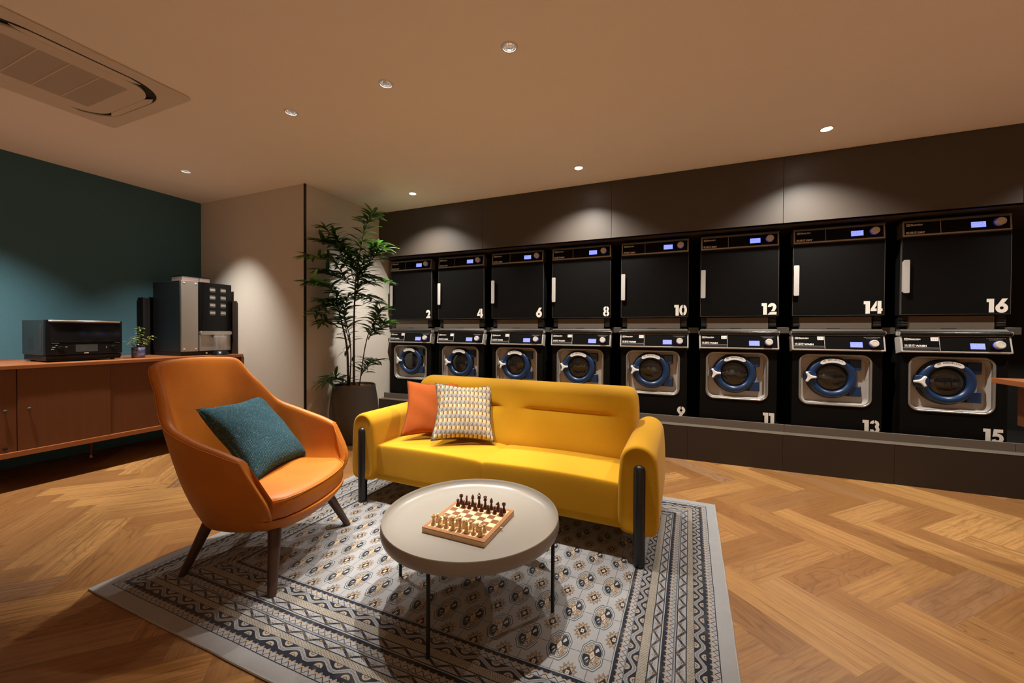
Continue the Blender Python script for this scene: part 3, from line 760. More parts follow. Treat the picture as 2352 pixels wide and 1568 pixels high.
    F = m.mix(curl.ab().lt(0.12), F, TAN); F = m.mix((curl.ab()-0.10).ab().lt(0.03), F, BR); F = m.mix((curl.ab()).lt(0.022), F, BR)
    F = m.mix(sqr.lt(0.56), F, BR); F = m.mix(sqr.lt(0.51), F, TAN); F = m.mix((sx_.ab()+sy_.ab()).lt(0.60), F, NAVY)
    F = m.mix(((sx_*sx_+sy_*sy_).sq()+((sa*4.0).cos())*0.04).lt(0.24), F, CREAM); F = m.mix(sr.lt(0.07), F, NAVY)
    c = m.mix(d.gt(0.4142), c, F)
    pile = m.noise(m.coord(), 420, 2, 0.7); sw = m.noise(m.vec(X*1.0, Y*1.0, 1.0), 9.0, 3)
    c2 = m.mix((pile-0.5).mx(0.0)*0.9, c, (0.02, 0.02, 0.02)); c2 = m.mix((sw-0.5).mx(0.0)*0.35, c2, (0.55, 0.54, 0.52))
    m.set('Base Color', c2); m.bump(pile+sw*0.5, 0.5, 0.003)
    return m.mat
def rug():
    b = MB(); nx, ny = 54, 42; vs = []; rr = random.Random(5)
    def P(i, j):
        s = -2.475+2.675*i/nx; t = 2.118*j/ny; return (s+t*SHR-RUGX, t+0.90-RUGY)
    for j in range(ny+1):
        for i in range(nx+1):
            x, y = P(i, j); vs.append((x, y, 0.0085+0.0008*math.sin(i*0.7+j*0.4)+0.0005*math.sin(j*1.3)))
    n = len(vs); fs = [(j*(nx+1)+i, j*(nx+1)+i+1, (j+1)*(nx+1)+i+1, (j+1)*(nx+1)+i) for j in range(ny) for i in range(nx)]
    edge = [i for i in range(nx+1)]+[(j*(nx+1)+nx) for j in range(1, ny+1)]+[ny*(nx+1)+i for i in range(nx-1, -1, -1)]+[j*(nx+1) for j in range(ny-1, 0, -1)]
    for k in edge: vs.append((vs[k][0], vs[k][1], 0.0003))
    for k in range(len(edge)):
        a, c = edge[k], edge[(k+1) % len(edge)]; fs.append((a, n+k, n+(k+1) % len(edge), c))
    b.add(vs, fs); o = link('rug', b, rug_mat(), loc=(RUGX, RUGY, 0)); tag(o, 'grey oriental rug with navy and tan borders under the sofa and coffee table', 'rug')
    # bound edge
    pts = []
    for i in range(0, nx+1, 2): pts.append(P(i, 0))
    for j in range(2, ny+1, 2): pts.append(P(nx, j))
    for i in range(nx-2, -1, -2): pts.append(P(i, ny))
    for j in range(ny-2, 0, -2): pts.append(P(0, j))
    b = MB(); b.tube([(x+rr.uniform(-.0012, .0012), y+rr.uniform(-.0012, .0012), 0.0048) for x, y in pts], 0.0045, 6, closed=True)
    link('bound_edge', b, plain('rug_binding', (0.33, 0.31, 0.29), 0.95, var=0.15, scale=300), o)
rug()
M_rugtop = 0.0105

# ------------------------------------------------------------------ sofa
def felt(name, a, b_, sheen=0.08):
    m = Mat(name, rough=0.9, spec=0.2, Sheen_Weight=sheen); n = m.noise(m.coord(), 260, 4, 0.7); n2 = m.noise(m.coord(), 6, 2)
    c = m.mix(n, a, b_); c = m.mix((n2-0.5).mx(0.0)*0.5, c, b_); m.set('Base Color', c); m.bump(n, 0.12, 0.0015); return m.mat
M_yel = felt('mustard_felt', (0.47, 0.228, 0.005), (0.61, 0.318, 0.010))
M_legb = plain('black_lacquered_wood', (0.010, 0.010, 0.011), 0.35, var=0.1)
SA = math.radians(-1.2)
sofa = thing('sofa', 'mustard yellow felt sofa with black post legs in front of the laundry machines', 'sofa', (-1.075, 2.13, M_rugtop), SA)
def arm_section(y, infl):
    """closed x-z outline of an armrest at depth y; infl shrinks it near the ends"""
    w_, zt, zb = 0.093-infl, 0.615-infl, 0.150+infl; pts = []
    for k in range(13):
        a = math.radians(180*k/12); pts.append((w_*math.cos(a), y, zt-w_*0.98+w_*0.98*math.sin(a)))
    bulge = 0.010
    for s, zz in ((-1, 0.40), (-1, 0.28), (-1, 0.20)): pts.append((s*(w_+bulge*(1 if zz < 0.41 else 0)), y, zz))
    pts += [(-w_+0.006, y, zb+0.012), (-w_+0.022, y, zb), (w_-0.022, y, zb), (w_-0.006, y, zb+0.012)]
    for s, zz in ((1, 0.20), (1, 0.28), (1, 0.40)): pts.append((s*(w_+bulge), y, zz))
    return pts
for s in (-1, 1):
    b = MB(); secs = []
    for y, inf in ((-0.045, 0.030), (-0.052, 0.018), (-0.048, 0.007), (-0.036, 0.001), (-0.02, -0.001), (0.2, 0.0), (0.5, 0.0), (0.70, 0.0), (0.735, 0.004), (0.75, 0.016), (0.752, 0.032)):
        secs.append([(p[0]+s*0.918, p[1], p[2]) for p in arm_section(y, inf)])
    b.loft(secs); link('armrest', b, M_yel, sofa, smooth=180, sub=1)
def sofa_back():
    b = MB(); N = 60; x0, x1 = -0.845, 0.865; secs = []
    for i in range(N+1):
        x = x0+(x1-x0)*i/N; d_ = min(x-x0, x1-x); r = 0.075
        drop = r-math.sqrt(max(0, r*r-(r-min(d_, r))**2)); e = min(1.0, d_/0.03); e = math.sqrt(max(0.0, 1-(1-e)**2))
        # crease: fades at both ends and in the middle
        def sm(v): v = max(0, min(1, v)); return v*v*(3-2*v)
        ck = sm((d_-0.10)/0.10)*sm((abs(x-0.01)-0.05)/0.10)
        seam = 0.006*math.exp(-(x/0.012)**2)
        pts = [(0.40, 0.30), (0.360, 0.395), (0.372, 0.45), (0.388, 0.52), (0.405, 0.58), (0.423, 0.622), (0.446, 0.645),
               (0.450+0.0*ck, 0.652), (0.436, 0.660), (0.432, 0.685), (0.440, 0.725), (0.455, 0.768), (0.480, 0.806), (0.525, 0.828), (0.585, 0.832), (0.635, 0.818), (0.668, 0.780), (0.680, 0.70), (0.685, 0.5), (0.685, 0.17), (0.55, 0.16), (0.45, 0.17)]
        base = [(0.40, 0.30), (0.360, 0.395), (0.374, 0.45), (0.392, 0.52), (0.404, 0.58), (0.414, 0.622), (0.419, 0.645),
               (0.421, 0.652), (0.423, 0.660), (0.430, 0.685), (0.440, 0.725), (0.455, 0.768)]
        q = []
        for k, (y, z) in enumerate(pts):
            if k < 12: y, z = base[k][0]+(y-base[k][0])*ck, base[k][1]+(z-base[k][1])*ck
            y += seam*(1 if k < 13 else 0)
            if z > 0.5: z -= drop*((z-0.5)/0.33)
            yc = 0.52; y = yc+(y-yc)*(0.80+0.20*e)
            q.append((x, y, z))
        secs.append(q)
    b.loft(secs); link('back', b, M_yel, sofa, smooth=180, sub=1)
sofa_back()
def sofa_seat():
    b = MB(); secs = []; xs = [-0.835, -0.828, -0.81, -0.77, -0.6, -0.4, -0.2, -0.07, -0.025, -0.008, 0, 0.008, 0.025, 0.07, 0.2, 0.4, 0.6, 0.77, 0.81, 0.828, 0.835]
    for x in xs:
        e = min(1, (0.835-abs(x))/0.03); e = 1-(1-e)**2; g = math.exp(-(x/0.014)**2); c = 1-(abs(abs(x)-0.41)/0.42)**2
        zt = 0.400+0.012*max(0, c)-0.010*(1-e)-0.007*g; yf = -0.020+0.004*(1-e)+0.003*g
        secs.append([(x, yf+0.006, 0.152), (x, yf+0.001, 0.165), (x, yf, 0.25), (x, yf, 0.33), (x, yf+0.001, 0.378), (x, yf+0.003, zt-0.009), (x, yf+0.009, zt-0.002), (x, yf+0.024, zt), (x, 0.15, zt+0.003), (x, 0.30, zt+0.002), (x, 0.42, zt-0.004), (x, 0.50, zt-0.02), (x, 0.52, 0.2), (x, 0.50, 0.150), (x, 0.2, 0.148)])
    b.loft(secs); link('seat', b, M_yel, sofa, smooth=180, sub=1)
    # stitched seam down the middle of the seat front
    b = MB(); b.tube([(0, -0.0205, 0.17), (0, -0.0205, 0.36)], 0.0012, 5); link('seam', b, M_yel, sofa)
sofa_seat()
for s in (-1, 1):
    for yy, top in ((-0.040, 0.515), (0.735, 0.42)):
        b = MB(); b.lathe([(0.0, 0.0), (0.024, 0.0), (0.029, 0.004), (0.030, 0.02), (0.030, top-0.028), (0.027, top-0.014), (0.020, top-0.005), (0.010, top), (0.0, top+0.001)], (s*0.925, yy, 0), 24)
        link('leg', b, M_legb, sofa, smooth=60)

# ------------------------------------------------------------------ armchair
def leather(name):
    m = Mat(name, rough=0.48, spec=0.4); n = m.noise(m.coord(), 7, 4, 0.6, 0.4); g = m.noise(m.coord(), 380, 2)
    m.set('Base Color', m.mix(n, (0.44, 0.125, 0.010), (0.62, 0.20, 0.020))); m.bump(g, 0.12, 0.0008); return m.mat
M_lea = leather('orange_leather')
def wood(name, a, b_, ax='z', rough=0.4, fine=60):
    m = Mat(name, rough=rough); x, y, z = m.xyz(); st = {'x': (1.2, fine, fine), 'y': (fine, 1.2, fine), 'z': (fine, fine, 1.2)}[ax]
    n = m.noise(m.vec(x*st[0], y*st[1], z*st[2]), 1.0, 4, 0.6, 0.3); m.set('Base Color', m.mix(n, a, b_)); m.bump(n, 0.05, 0.0006); return m.mat
M_wal = wood('dark_stained_wood', (0.035, 0.016, 0.010), (0.075, 0.036, 0.022), 'z', 0.42)
AF = math.atan2(0.288, 0.958)
chair = thing('armchair', 'orange leather high-backed lounge armchair with dark tapered wooden legs', 'armchair', (-1.7455, 1.5015, M_rugtop), AF)
# control rows (forward, side, height): bottom, belly, arm line, rim; from the near front corner round the back to the far one
KEY = [
 #  bottom                 low                    mid                    rim
 [(-0.060,-0.215,0.245), (-0.010,-0.300,0.330), (0.002,-0.360,0.425), (-0.095,-0.385,0.600)],
 [(-0.150,-0.235,0.228), (-0.150,-0.318,0.330), (-0.150,-0.368,0.450), (-0.190,-0.393,0.633)],
 [(-0.300,-0.232,0.216), (-0.290,-0.312,0.330), (-0.290,-0.366,0.460), (-0.345,-0.392,0.684)],
 [(-0.440,-0.195,0.212), (-0.435,-0.270,0.335), (-0.440,-0.336,0.500), (-0.495,-0.365,0.748)],
 [(-0.535,-0.110,0.212), (-0.525,-0.185,0.345), (-0.540,-0.262,0.560), (-0.598,-0.305,0.880)],
 [(-0.550,-0.060,0.214), (-0.585,-0.115,0.360), (-0.630,-0.180,0.600), (-0.676,-0.264,0.990)],
 [(-0.553,-0.030, 0.215), (-0.600,-0.060, 0.360), (-0.655,-0.100, 0.610), (-0.722,-0.175, 1.012)],
 [(-0.555, 0.0,  0.216), (-0.605, 0.0,  0.360), (-0.665, 0.0,  0.620), (-0.735, 0.0,  1.020)],
]
KEY = KEY+[[(p[0], -p[1], p[2]) for p in row] for row in KEY[-2::-1]]
def chair_shell():
    cols = [crom(r, 5) for r in KEY]; nv = len(cols[0]); grid = []
    for v in range(nv): grid.append(crom([c[v] for c in cols], 5))
    nu = len(grid[0]); b = MB(); outer = [[Vector(p) for p in r] for r in grid]
    # smooth the back's rim into a flatter top edge
    def nrm(i, j):
        a = outer[min(j+1, nv-1)][i]-outer[max(j-1, 0)][i]; c = outer[j][min(i+1, nu-1)]-outer[j][max(i-1, 0)]
        n = c.cross(a); n.normalize(); return n
    pm = outer[nv//2][nu//2]; sgn = 1 if (Vector((-0.25, 0, pm.z))-pm).dot(nrm(nu//2, nv//2)) > 0 else -1
    inner = []
    for j in range(nv):
        row = []
        for i in range(nu):
            n = nrm(i, j)*sgn; t = 0.042
            p = outer[j][i]
            row.append(p+n*t)
        inner.append(row)
    loops = []
    for i in range(nu):
        top_o, top_i = outer[-1][i], inner[-1][i]; up = (outer[-1][i]-outer[-2][i]).normalized()*0.016
        ring = [outer[j][i] for j in range(nv)]+[top_o*0.86+top_i*0.14+up*0.75, top_o*0.5+top_i*0.5+up*1.2, top_o*0.14+top_i*0.86+up*0.75]+[inner[j][i] for j in range(nv-1, -1, -1)]
        loops.append([tuple(p) for p in ring])
    b.loft(loops, caps=True); o = link('shell', b, M_lea, chair, smooth=180, sub=1)
    b = MB(); b.tube([outer[-1][i]+(outer[-1][i]-outer[-2][i]).normalized()*0.004 for i in range(1, nu-1)], 0.0022, 6); link('edge_piping', b, M_lea, o, smooth=180)
chair_shell()
def dshape(hw, back, front, bow, z, inset=0.0, n=10):
    """seat outline: straight sides, bowed front, rounded back"""
    pts = []; hw -= inset; front -= inset; back += inset
    for k in range(n+1):
        t = -1+2*k/n; pts.append((front+bow*(1-t*t)-0.05*abs(t)**8, hw*t, z))
    for k in range(n+1):
        a = PI*k/n; pts.append((-0.33-(abs(back)-0.33)*math.sin(a), hw*0.93*math.cos(a), z))
    return pts
b = MB(); b.loft([dshape(0.312, -0.575, 0.000, 0.062, z, i) for z, i in ((0.318, 0.02), (0.318, 0.006), (0.326, 0.0), (0.395, 0.0), (0.409, 0.004), (0.418, 0.018), (0.424, 0.06), (0.428, 0.14))])
cu_ = link('seat_cushion', b, M_lea, chair, smooth=60)
b = MB(); q = dshape(0.314, -0.575, 0.002, 0.062, 0.4075, 0.0); b.tube([p for p in q[:11]], 0.0032, 6); link('piping', b, M_lea, cu_, smooth=180)
b = MB(); b.loft([dshape(0.232, -0.50, -0.055, 0.055, 0.232, 0.05), dshape(0.250, -0.53, -0.040, 0.060, 0.238, 0.012), dshape(0.268, -0.55, -0.020, 0.062, 0.262, 0.0), dshape(0.296, -0.57, 0.008, 0.064, 0.300, 0.0), dshape(0.304, -0.57, 0.010, 0.064, 0.314, 0.004), dshape(0.304, -0.57, 0.000, 0.064, 0.316, 0.02)])
link('seat_base', b, M_lea, chair, smooth=60)
for a0, b0, a1, b1 in ((-0.075, -0.205, 0.0, -0.325), (-0.075, 0.205, 0.0, 0.325), (-0.435, -0.175, -0.535, -0.233), (-0.435, 0.175, -0.535, 0.233)):
    b = MB(); P1 = Vector((a0, b0, 0.262)); P0 = Vector((a1, b1, 0.0)); n = 20; rings = []
    for tt, r in ((0, 0.0175), (0.02, 0.0190), (0.5, 0.0245), (1.0, 0.0310)):
        c = P0+(P1-P0)*tt; rings.append([(c.x+r*math.cos(2*PI*k/n), c.y+r*math.sin(2*PI*k/n), c.z) for k in range(n)])
    b.loft(rings); link('leg', b, M_wal, chair, smooth=60)

# ------------------------------------------------------------------ cushions
def rotvec(v):
    v = Vector(v); return Matrix.Rotation(v.length, 3, v.normalized())
def cushion(name, label, L, T, ctr, rv, mat, pipe_mat=None, pinch=0.13, seed=1, group=None):
    o = thing(name, label, 'cushion', ctr, 0, group, rot=rotvec(rv).to_euler())
    rr = random.Random(seed); b = MB(); n = 26; vs = []; fs = []; ph = [rr.uniform(0, 6) for _ in range(6)]
    def outline(u, v):
        x = u*(1-pinch*(1-v*v)**1.2); z = v*(1-pinch*(1-u*u)**1.2)
        return x*L/2, z*L/2
    for side in (-1, 1):
        for j in range(n+1):
            for i in range(n+1):
                u, v = -1+2*i/n, -1+2*j/n
                u = math.sin(u*PI/2)*0.35+u*0.65; v = math.sin(v*PI/2)*0.35+v*0.65
                x, z = outline(u, v); th = T/2*((1-u*u)*(1-v*v))**0.42
                wr = 0.006*math.sin(7*u+3*v+ph[0])*math.sin(5*v-2*u+ph[1])*min(1, th*25)
                vs.append((x, side*(th+wr*0.6)-0.0, z-0.012*(1-abs(v))*0.2))
    m_ = (n+1)*(n+1)
    for sd in (0, 1):
        for j in range(n):
            for i in range(n):
                a = sd*m_+j*(n+1)+i; f = (a, a+1, a+n+2, a+n+1); fs.append(f if sd == 0 else f[::-1])
    b.add(vs, fs)
    me = link('cover', b, mat, o, smooth=180, fix=False)
    bm = bmesh.new(); bm.from_mesh(me.data); bmesh.ops.remove_doubles(bm, verts=bm.verts, dist=0.0004); bmesh.ops.recalc_face_normals(bm, faces=bm.faces); bm.to_mesh(me.data); bm.free()
    pts = []
    for k in range(4*12):
        q = k//12; t_ = -1+2*(k % 12)/12; u, v = ((t_, -1), (1, t_), (-t_, 1), (-1, -t_))[q]; x, z = outline(u, v); pts.append((x, 0, z))
    b = MB(); b.tube(pts, 0.0034, 6, closed=True); link('piping', b, pipe_mat or mat, o, smooth=180)
    return o
def tweed():
    m = Mat('teal_tweed', rough=0.95, spec=0.1); x, y, z = m.xyz()
    ribs = (z/0.0062+m.noise(m.coord(), 40, 1)*0.5).fr(); rr_ = (ribs-0.5).ab()*2.0
    n = m.noise(m.vec(x*140.0, y*40.0, z*260.0), 1.0, 2, 0.7); fl_ = m.noise(m.vec(x*170.0, y*60.0, z*420.0), 1.0, 1, 0.7)
    c = m.mix(n, (0.014, 0.050, 0.075), (0.050, 0.135, 0.175)); c = m.mix(rr_.lt(0.30)*0.5, c, (0.010, 0.022, 0.032)); c = m.mix((fl_-0.58).mx(0.0)*5.0, c, (0.30, 0.40, 0.42))
    m.set('Base Color', c); m.bump(rr_+n, 0.7, 0.003); return m.mat
def geo():
    m = Mat('geometric_weave', rough=0.9, spec=0.1); x, y, z = m.xyz()
    PXc, PZc = 0.0300, 0.0515; h = ((z+0.3)/PZc).fr(); row = ((z+0.3)/PZc).floor(); u = ((x+0.3)/PXc).fr(); k = (u-0.5).ab()*2.0
    G1, G2, G3 = (0.36, 0.33, 0.30), (0.16, 0.15, 0.14), (0.26, 0.24, 0.22)
    top = h.gt(0.46); hh = (h-0.46)/0.54
    tri_ = (k+hh*0.0).lt(hh)
    c = m.mix(tri_, G2, G1); c = m.mix(tri_*u.gt(0.5)*k.gt(0.5)*0.0, c, G3)
    dk = (S(m.nt, 1)-tri_)*u.lt(0.5); c = m.mix(dk, c, G3)
    lo = m.mix(u.band(0.04, 0.40), m.mix(u.gt(0.70), (0.60, 0.52, 0.38), (0.52, 0.36, 0.15)), (0.22, 0.125, 0.028))
    c = m.mix(top, lo, c); n = m.noise(m.coord(), 500, 2)
    c = m.mix((n-0.5).mx(0.0)*0.6, c, (0.15, 0.12, 0.08)); m.set('Base Color', c); m.bump(n, 0.3, 0.001); return m.mat
def linen():
    m = Mat('rust_linen', rough=0.9, spec=0.15); x, y, z = m.xyz()
    n = m.noise(m.vec(x*320.0, y*90.0, z*60.0), 1.0, 3, 0.7); n2 = m.noise(m.vec(x*60.0, y*90.0, z*320.0), 1.0, 3, 0.7)
    m.set('Base Color', m.mix(n*0.5+n2*0.5, (0.26, 0.050, 0.008), (0.46, 0.110, 0.020))); m.bump(n+n2, 0.4, 0.001); return m.mat
M_pipe = plain('grey_piping', (0.09, 0.075, 0.07), 0.8); M_pipe2 = plain('dark_rust_piping', (0.13, 0.035, 0.015), 0.8)
cushion('scatter_cushion', 'dark teal tweed cushion leaning in the orange armchair', 0.47, 0.17, (-2.155, 1.468, 0.617), (-0.486, -0.67, 1.858), tweed(), pinch=0.10, seed=3)
cushion('scatter_cushion', 'plain rust-orange linen cushion on the yellow sofa, half behind the patterned one', 0.43, 0.13, (-1.645, 2.450, 0.628), (-0.56, -0.11, 0.49), linen(), M_pipe2, seed=1)
cushion('scatter_cushion', 'grey, cream and ochre geometric patterned cushion on the yellow sofa', 0.43, 0.13, (-1.366, 2.415, 0.630), (-0.591, -0.104, 0.556), geo(), M_pipe, seed=2)

# ------------------------------------------------------------------ coffee table and chess set
M_taupe = plain('taupe_powder_coat', (0.30, 0.275, 0.242), 0.30, var=0.02, scale=4)
M_dleg = plain('dark_bronze_rod', (0.014, 0.013, 0.013), 0.4, 0.3, var=0.1)
TX, TY = -0.841, 1.560
table = thing('coffee_table', 'round taupe metal tray coffee table with four thin dark legs', 'coffee table', (TX, TY, M_rugtop))
zr = 0.380-M_rugtop; b = MB()
prof = [(0.0, zr-0.062), (0.34, zr-0.062), (0.375, zr-0.060), (0.392, zr-0.053), (0.3965, zr-0.040), (0.3955, zr-0.02), (0.3925, zr-0.003), (0.3918, zr), (0.3905, zr+0.0012), (0.3892, zr), (0.3875, zr-0.008), (0.380, zr-0.020), (0.366, zr-0.030), (0.345, zr-0.0365), (0.32, zr-0.039), (0.0, zr-0.039)]
b.lathe(prof, n=128, cap=False); link('tray_top', b, M_taupe, table, smooth=40)
for k in range(4):
    a = math.atan2(1.18-1.5625, -0.815+0.841)+k*PI/2; b = MB(); x, y = 0.378*math.cos(a), 0.378*math.sin(a)
    b.cyl((x, y, 0), 0.0078, zr-0.05, 16); link('leg', b, M_dleg, table, smooth=60)
ZT = 0.380-0.039
M_brd = wood('walnut_frame', (0.30, 0.12, 0.045), (0.45, 0.20, 0.08), 'x', 0.4, 90)
M_brs = wood('beech_side', (0.50, 0.30, 0.14), (0.62, 0.40, 0.20), 'x', 0.4, 90)
M_lsq = plain('maple_square', (0.78, 0.62, 0.36), 0.4, var=0.06); M_dsq = plain('walnut_square', (0.23, 0.085, 0.035), 0.4, var=0.25, scale=40)
BA = math.radians(-0.9); BX, BY = -0.832, 1.5285; PQ = 0.0326
board = thing('chess_board', 'folding wooden chess board set up for a game on the taupe table', 'chess board', (BX, BY, ZT), BA)
hs = 0.150; pl = 4*PQ
for s in (-1, 1):
    b = MB(); b.box(*( (-hs, -0.0003) if s < 0 else (0.0003, hs)), -hs, hs, 0, 0.0205); link('box_half', b, M_brs, board, bev=0.001)
b = MB()
for x0, x1, y0, y1 in ((-hs, hs, -hs, -pl-0.0015), (-hs, hs, pl+0.0015, hs), (-hs, -pl-0.0015, -pl-0.0015, pl+0.0015), (pl+0.0015, hs, -pl-0.0015, pl+0.0015)): b.box(x0, x1, y0, y1, 0.0206, 0.0240)
link('border', b, M_brd, board, smooth=0, bev=0.0006, seg=1)
b = MB(); b.box(-pl-0.0015, pl+0.0015, -pl-0.0015, pl+0.0015, 0.0206, 0.0236); vs = []
for r in range(8):
    for c in range(8):
        if (r+c) % 2: x, y = -pl+c*PQ, -pl+r*PQ; b.add([(x, y, 0.0239), (x+PQ, y, 0.0239), (x+PQ, y+PQ, 0.0239), (x, y+PQ, 0.0239)], [(0, 1, 2, 3)], 1)
link('playing_field', b, [M_lsq, M_dsq], board, smooth=0, fix=False)
b = MB(); b.lathe([(0.0, 0.0), (0.003, 0.001), (0.0022, 0.005), (0.004, 0.008), (0.003, 0.0115), (0.0, 0.0125)], (hs, 0.0, 0.013), 14, 'x'); link('latch', b, plain('brass', (0.75, 0.58, 0.30), 0.25, 1.0), board)
M_dpc = wood('dark_chess_wood', (0.060, 0.014, 0.007), (0.13, 0.032, 0.014), 'z', 0.25, 160); M_lpc = wood('pale_chess_wood', (0.62, 0.40, 0.17), (0.74, 0.53, 0.27), 'z', 0.3, 160)
def base_prof(h, r=0.0098): return [(0, 0), (r, 0), (r, 0.0045), (r*0.95, 0.006), (r*0.80, 0.0075), (r*0.82, 0.009), (r*0.58, 0.014), (r*0.42, h*0.55)]
def piece(kind, mat):
    b = MB(); r = 0.0098
    if kind == 'pawn': pr = base_prof(0.034, 0.0088)+[(0.0036, 0.0205), (0.0062, 0.0225), (0.0062, 0.0235), (0.0035, 0.0245), (0.0052, 0.0270), (0.0056, 0.0297), (0.0042, 0.0325), (0.0018, 0.0338), (0, 0.034)]
    elif kind == 'rook': pr = base_prof(0.042)+[(0.0045, 0.027), (0.0052, 0.030), (0.0080, 0.0325), (0.0080, 0.0405), (0.0052, 0.0405), (0.0052, 0.0365), (0, 0.0365)]
    elif kind == 'bishop': pr = base_prof(0.050)+[(0.0040, 0.031), (0.0072, 0.0335), (0.0072, 0.0345), (0.0042, 0.0360), (0.0058, 0.0395), (0.0060, 0.0425), (0.0040, 0.0470), (0.0016, 0.0490), (0.0024, 0.0505), (0.0014, 0.0520), (0, 0.0523)]
    elif kind == 'queen': pr = base_prof(0.056)+[(0.0043, 0.035), (0.0080, 0.0375), (0.0080, 0.0388), (0.0046, 0.0402), (0.0062, 0.0470), (0.0080, 0.0520), (0.0066, 0.0520), (0.0040, 0.0530), (0.0024, 0.0550), (0.0024, 0.0565), (0, 0.0575)]
    elif kind == 'king': pr = base_prof(0.060)+[(0.0045, 0.038), (0.0082, 0.0405), (0.0082, 0.0418), (0.0048, 0.0432), (0.0068, 0.0510), (0.0078, 0.0545), (0.0050, 0.0565), (0.0020, 0.0575), (0.0018, 0.0590), (0, 0.0592)]
    else: pr = base_prof(0.018)[:6]+[(0.0086, 0.0115), (0, 0.0118)]
    b.lathe(pr, n=20)
    if kind == 'king': b.box(-0.0013, 0.0013, -0.001, 0.001, 0.058, 0.0655); b.box(-0.0032, 0.0032, -0.001, 0.001, 0.0605, 0.0630)
    if kind == 'queen':
        for k in range(8): a = k*PI/4; b.lathe([(0, 0.0510), (0.0012, 0.0518), (0.0010, 0.0540), (0, 0.0548)], (0.0070*math.cos(a), 0.0070*math.sin(a), 0), 6)
    if kind == 'knight':
        prof = [(-0.0072, 0.011), (-0.0080, 0.020), (-0.0062, 0.031), (-0.0028, 0.0375), (-0.0012, 0.0410), (0.0010, 0.0378), (0.0050, 0.0340), (0.0092, 0.0290), (0.0096, 0.0258), (0.0072, 0.0245), (0.0035, 0.0268), (0.0015, 0.0262), (0.0034, 0.0215), (0.0058, 0.0165), (0.0066, 0.011)]
        b.loft([[(p[0]*0.9, -0.0032, p[1]) for p in prof], [(p[0], -0.0022-0.002, p[1]) for p in prof][:0] or [(p[0], -0.0012, p[1]) for p in prof], [(p[0], 0.0012, p[1]) for p in prof], [(p[0]*0.9, 0.0032, p[1]) for p in prof]])
    b.v = [(p[0]*1.16, p[1]*1.16, p[2]*1.04) for p in b.v]
    o = link('chess_'+kind, b, mat, smooth=35); return o
order = {0: ['rook', 'knight', 'bishop', 'queen', 'king', 'bishop', 'knight', 'rook'], 1: ['rook', 'knight', 'bishop', 'king', 'queen', 'bishop', 'knight', 'rook']}
lib = {}
ca, sa = math.cos(BA), math.sin(BA)
for clr, mat, cname in ((0, M_lpc, 'pale'), (1, M_dpc, 'dark')):
    for pawn in (0, 1):
        for c in range(8):
            kind = 'pawn' if pawn else order[clr][c]
            r = (1 if pawn else 0) if clr == 0 else (6 if pawn else 7)
            lx = -pl+(c+0.5)*PQ+R.uniform(-.0018, .0018); ly = -pl+(r+0.5)*PQ+R.uniform(-.0015, .0015)
            key = (clr, kind)
            if key in lib: o = lib[key].copy(); C.objects.link(o)
            else: o = lib[key] = piece(kind, mat)
            o.location = (BX+lx*ca-ly*sa, BY+lx*sa+ly*ca, ZT+0.0240)
            o.rotation_euler = (0, 0, (PI/2 if clr == 0 else -PI/2 if c < 4 else PI) + R.uniform(-.5, .5) if kind == 'knight' else R.uniform(0, 6))
            half = 'on the latch side' if c > 3 else 'on the side away from the latch'
            if pawn:
                bk = order[clr][c]; lab = '%s wooden pawn in front of the %s %s' % (cname, cname, bk)
                if bk not in ('king', 'queen'): lab += ' '+half
            else:
                lab = '%s wooden %s' % (cname, kind)
                lab += (' '+half+' of the board') if kind not in ('king', 'queen') else ' standing among the back-rank pieces'
            tag(o, lab, 'chess piece', '%s chess pieces on the board' % cname)

# ------------------------------------------------------------------ sideboard
M_side = wood('teak_veneer', (0.105, 0.033, 0.010), (0.170, 0.056, 0.017), 'z', 0.38, 55)
M_top = wood('teak_top', (0.26, 0.085, 0.026), (0.37, 0.130, 0.042), 'y', 0.33, 45)
SXF, SZT = -4.498, 0.930
sb = thing('sideboard', 'long low teak sideboard against the teal wall with pegged doors', 'sideboard', (SXF, 1.5, 0))
Y0, Y1 = -0.9, 2.905          # world extents along the wall
def yl(v): return v-1.5
b = MB(); b.box(-0.778, 0.0, yl(Y0), yl(Y1), SZT-0.027, SZT); link('top', b, M_top, sb, bev=0.0012)
b = MB(); b.box(-0.778, -0.766, yl(Y0), yl(Y1), SZT, SZT+0.006); link('rear_lip', b, M_top, sb, smooth=0)
b = MB(); b.box(-0.778, 0.0, yl(Y0), yl(Y1), 0.250, 0.288); link('bottom_board', b, M_top, sb, bev=0.0012)
b = MB(); b.box(-0.778, -0.765, yl(Y0), yl(Y1), 0.288, SZT-0.027); b.box(-0.765, -0.050, yl(Y0)+0.02, yl(Y1)-0.02, 0.2885, SZT-0.0275); link('carcass', b, M_side, sb, smooth=0)
for y in (Y0, Y1-0.022):
    b = MB(); b.box(-0.778, 0.0, yl(y), yl(y)+0.022, 0.288, SZT-0.027); link('end_panel', b, M_side, sb, smooth=0)
ds = [-0.86, 0.20, 1.266, 1.790, 2.34, 2.882]
for k, (a, c) in enumerate(zip(ds[:-1], ds[1:])):
    fx = -0.020 if k % 2 == 0 else -0.026
    b = MB(); b.box(fx-0.02, fx, yl(a)+0.0015, yl(c)-0.0015, 0.290, SZT-0.0285); d = link('door', b, M_side, sb, bev=0.001)
    for yy in {1: (1.208,), 2: (1.322,), 0: (-0.8,), 3: (), 4: (2.80,)}[k]:
        b = MB(); b.lathe([(0.005, 0), (0.0045, 0.006), (0.011, 0.012), (0.0125, 0.017), (0.010, 0.021), (0, 0.022)], (fx, yl(yy), 0.597), 20, 'x'); link('door_peg', b, M_dg, d)
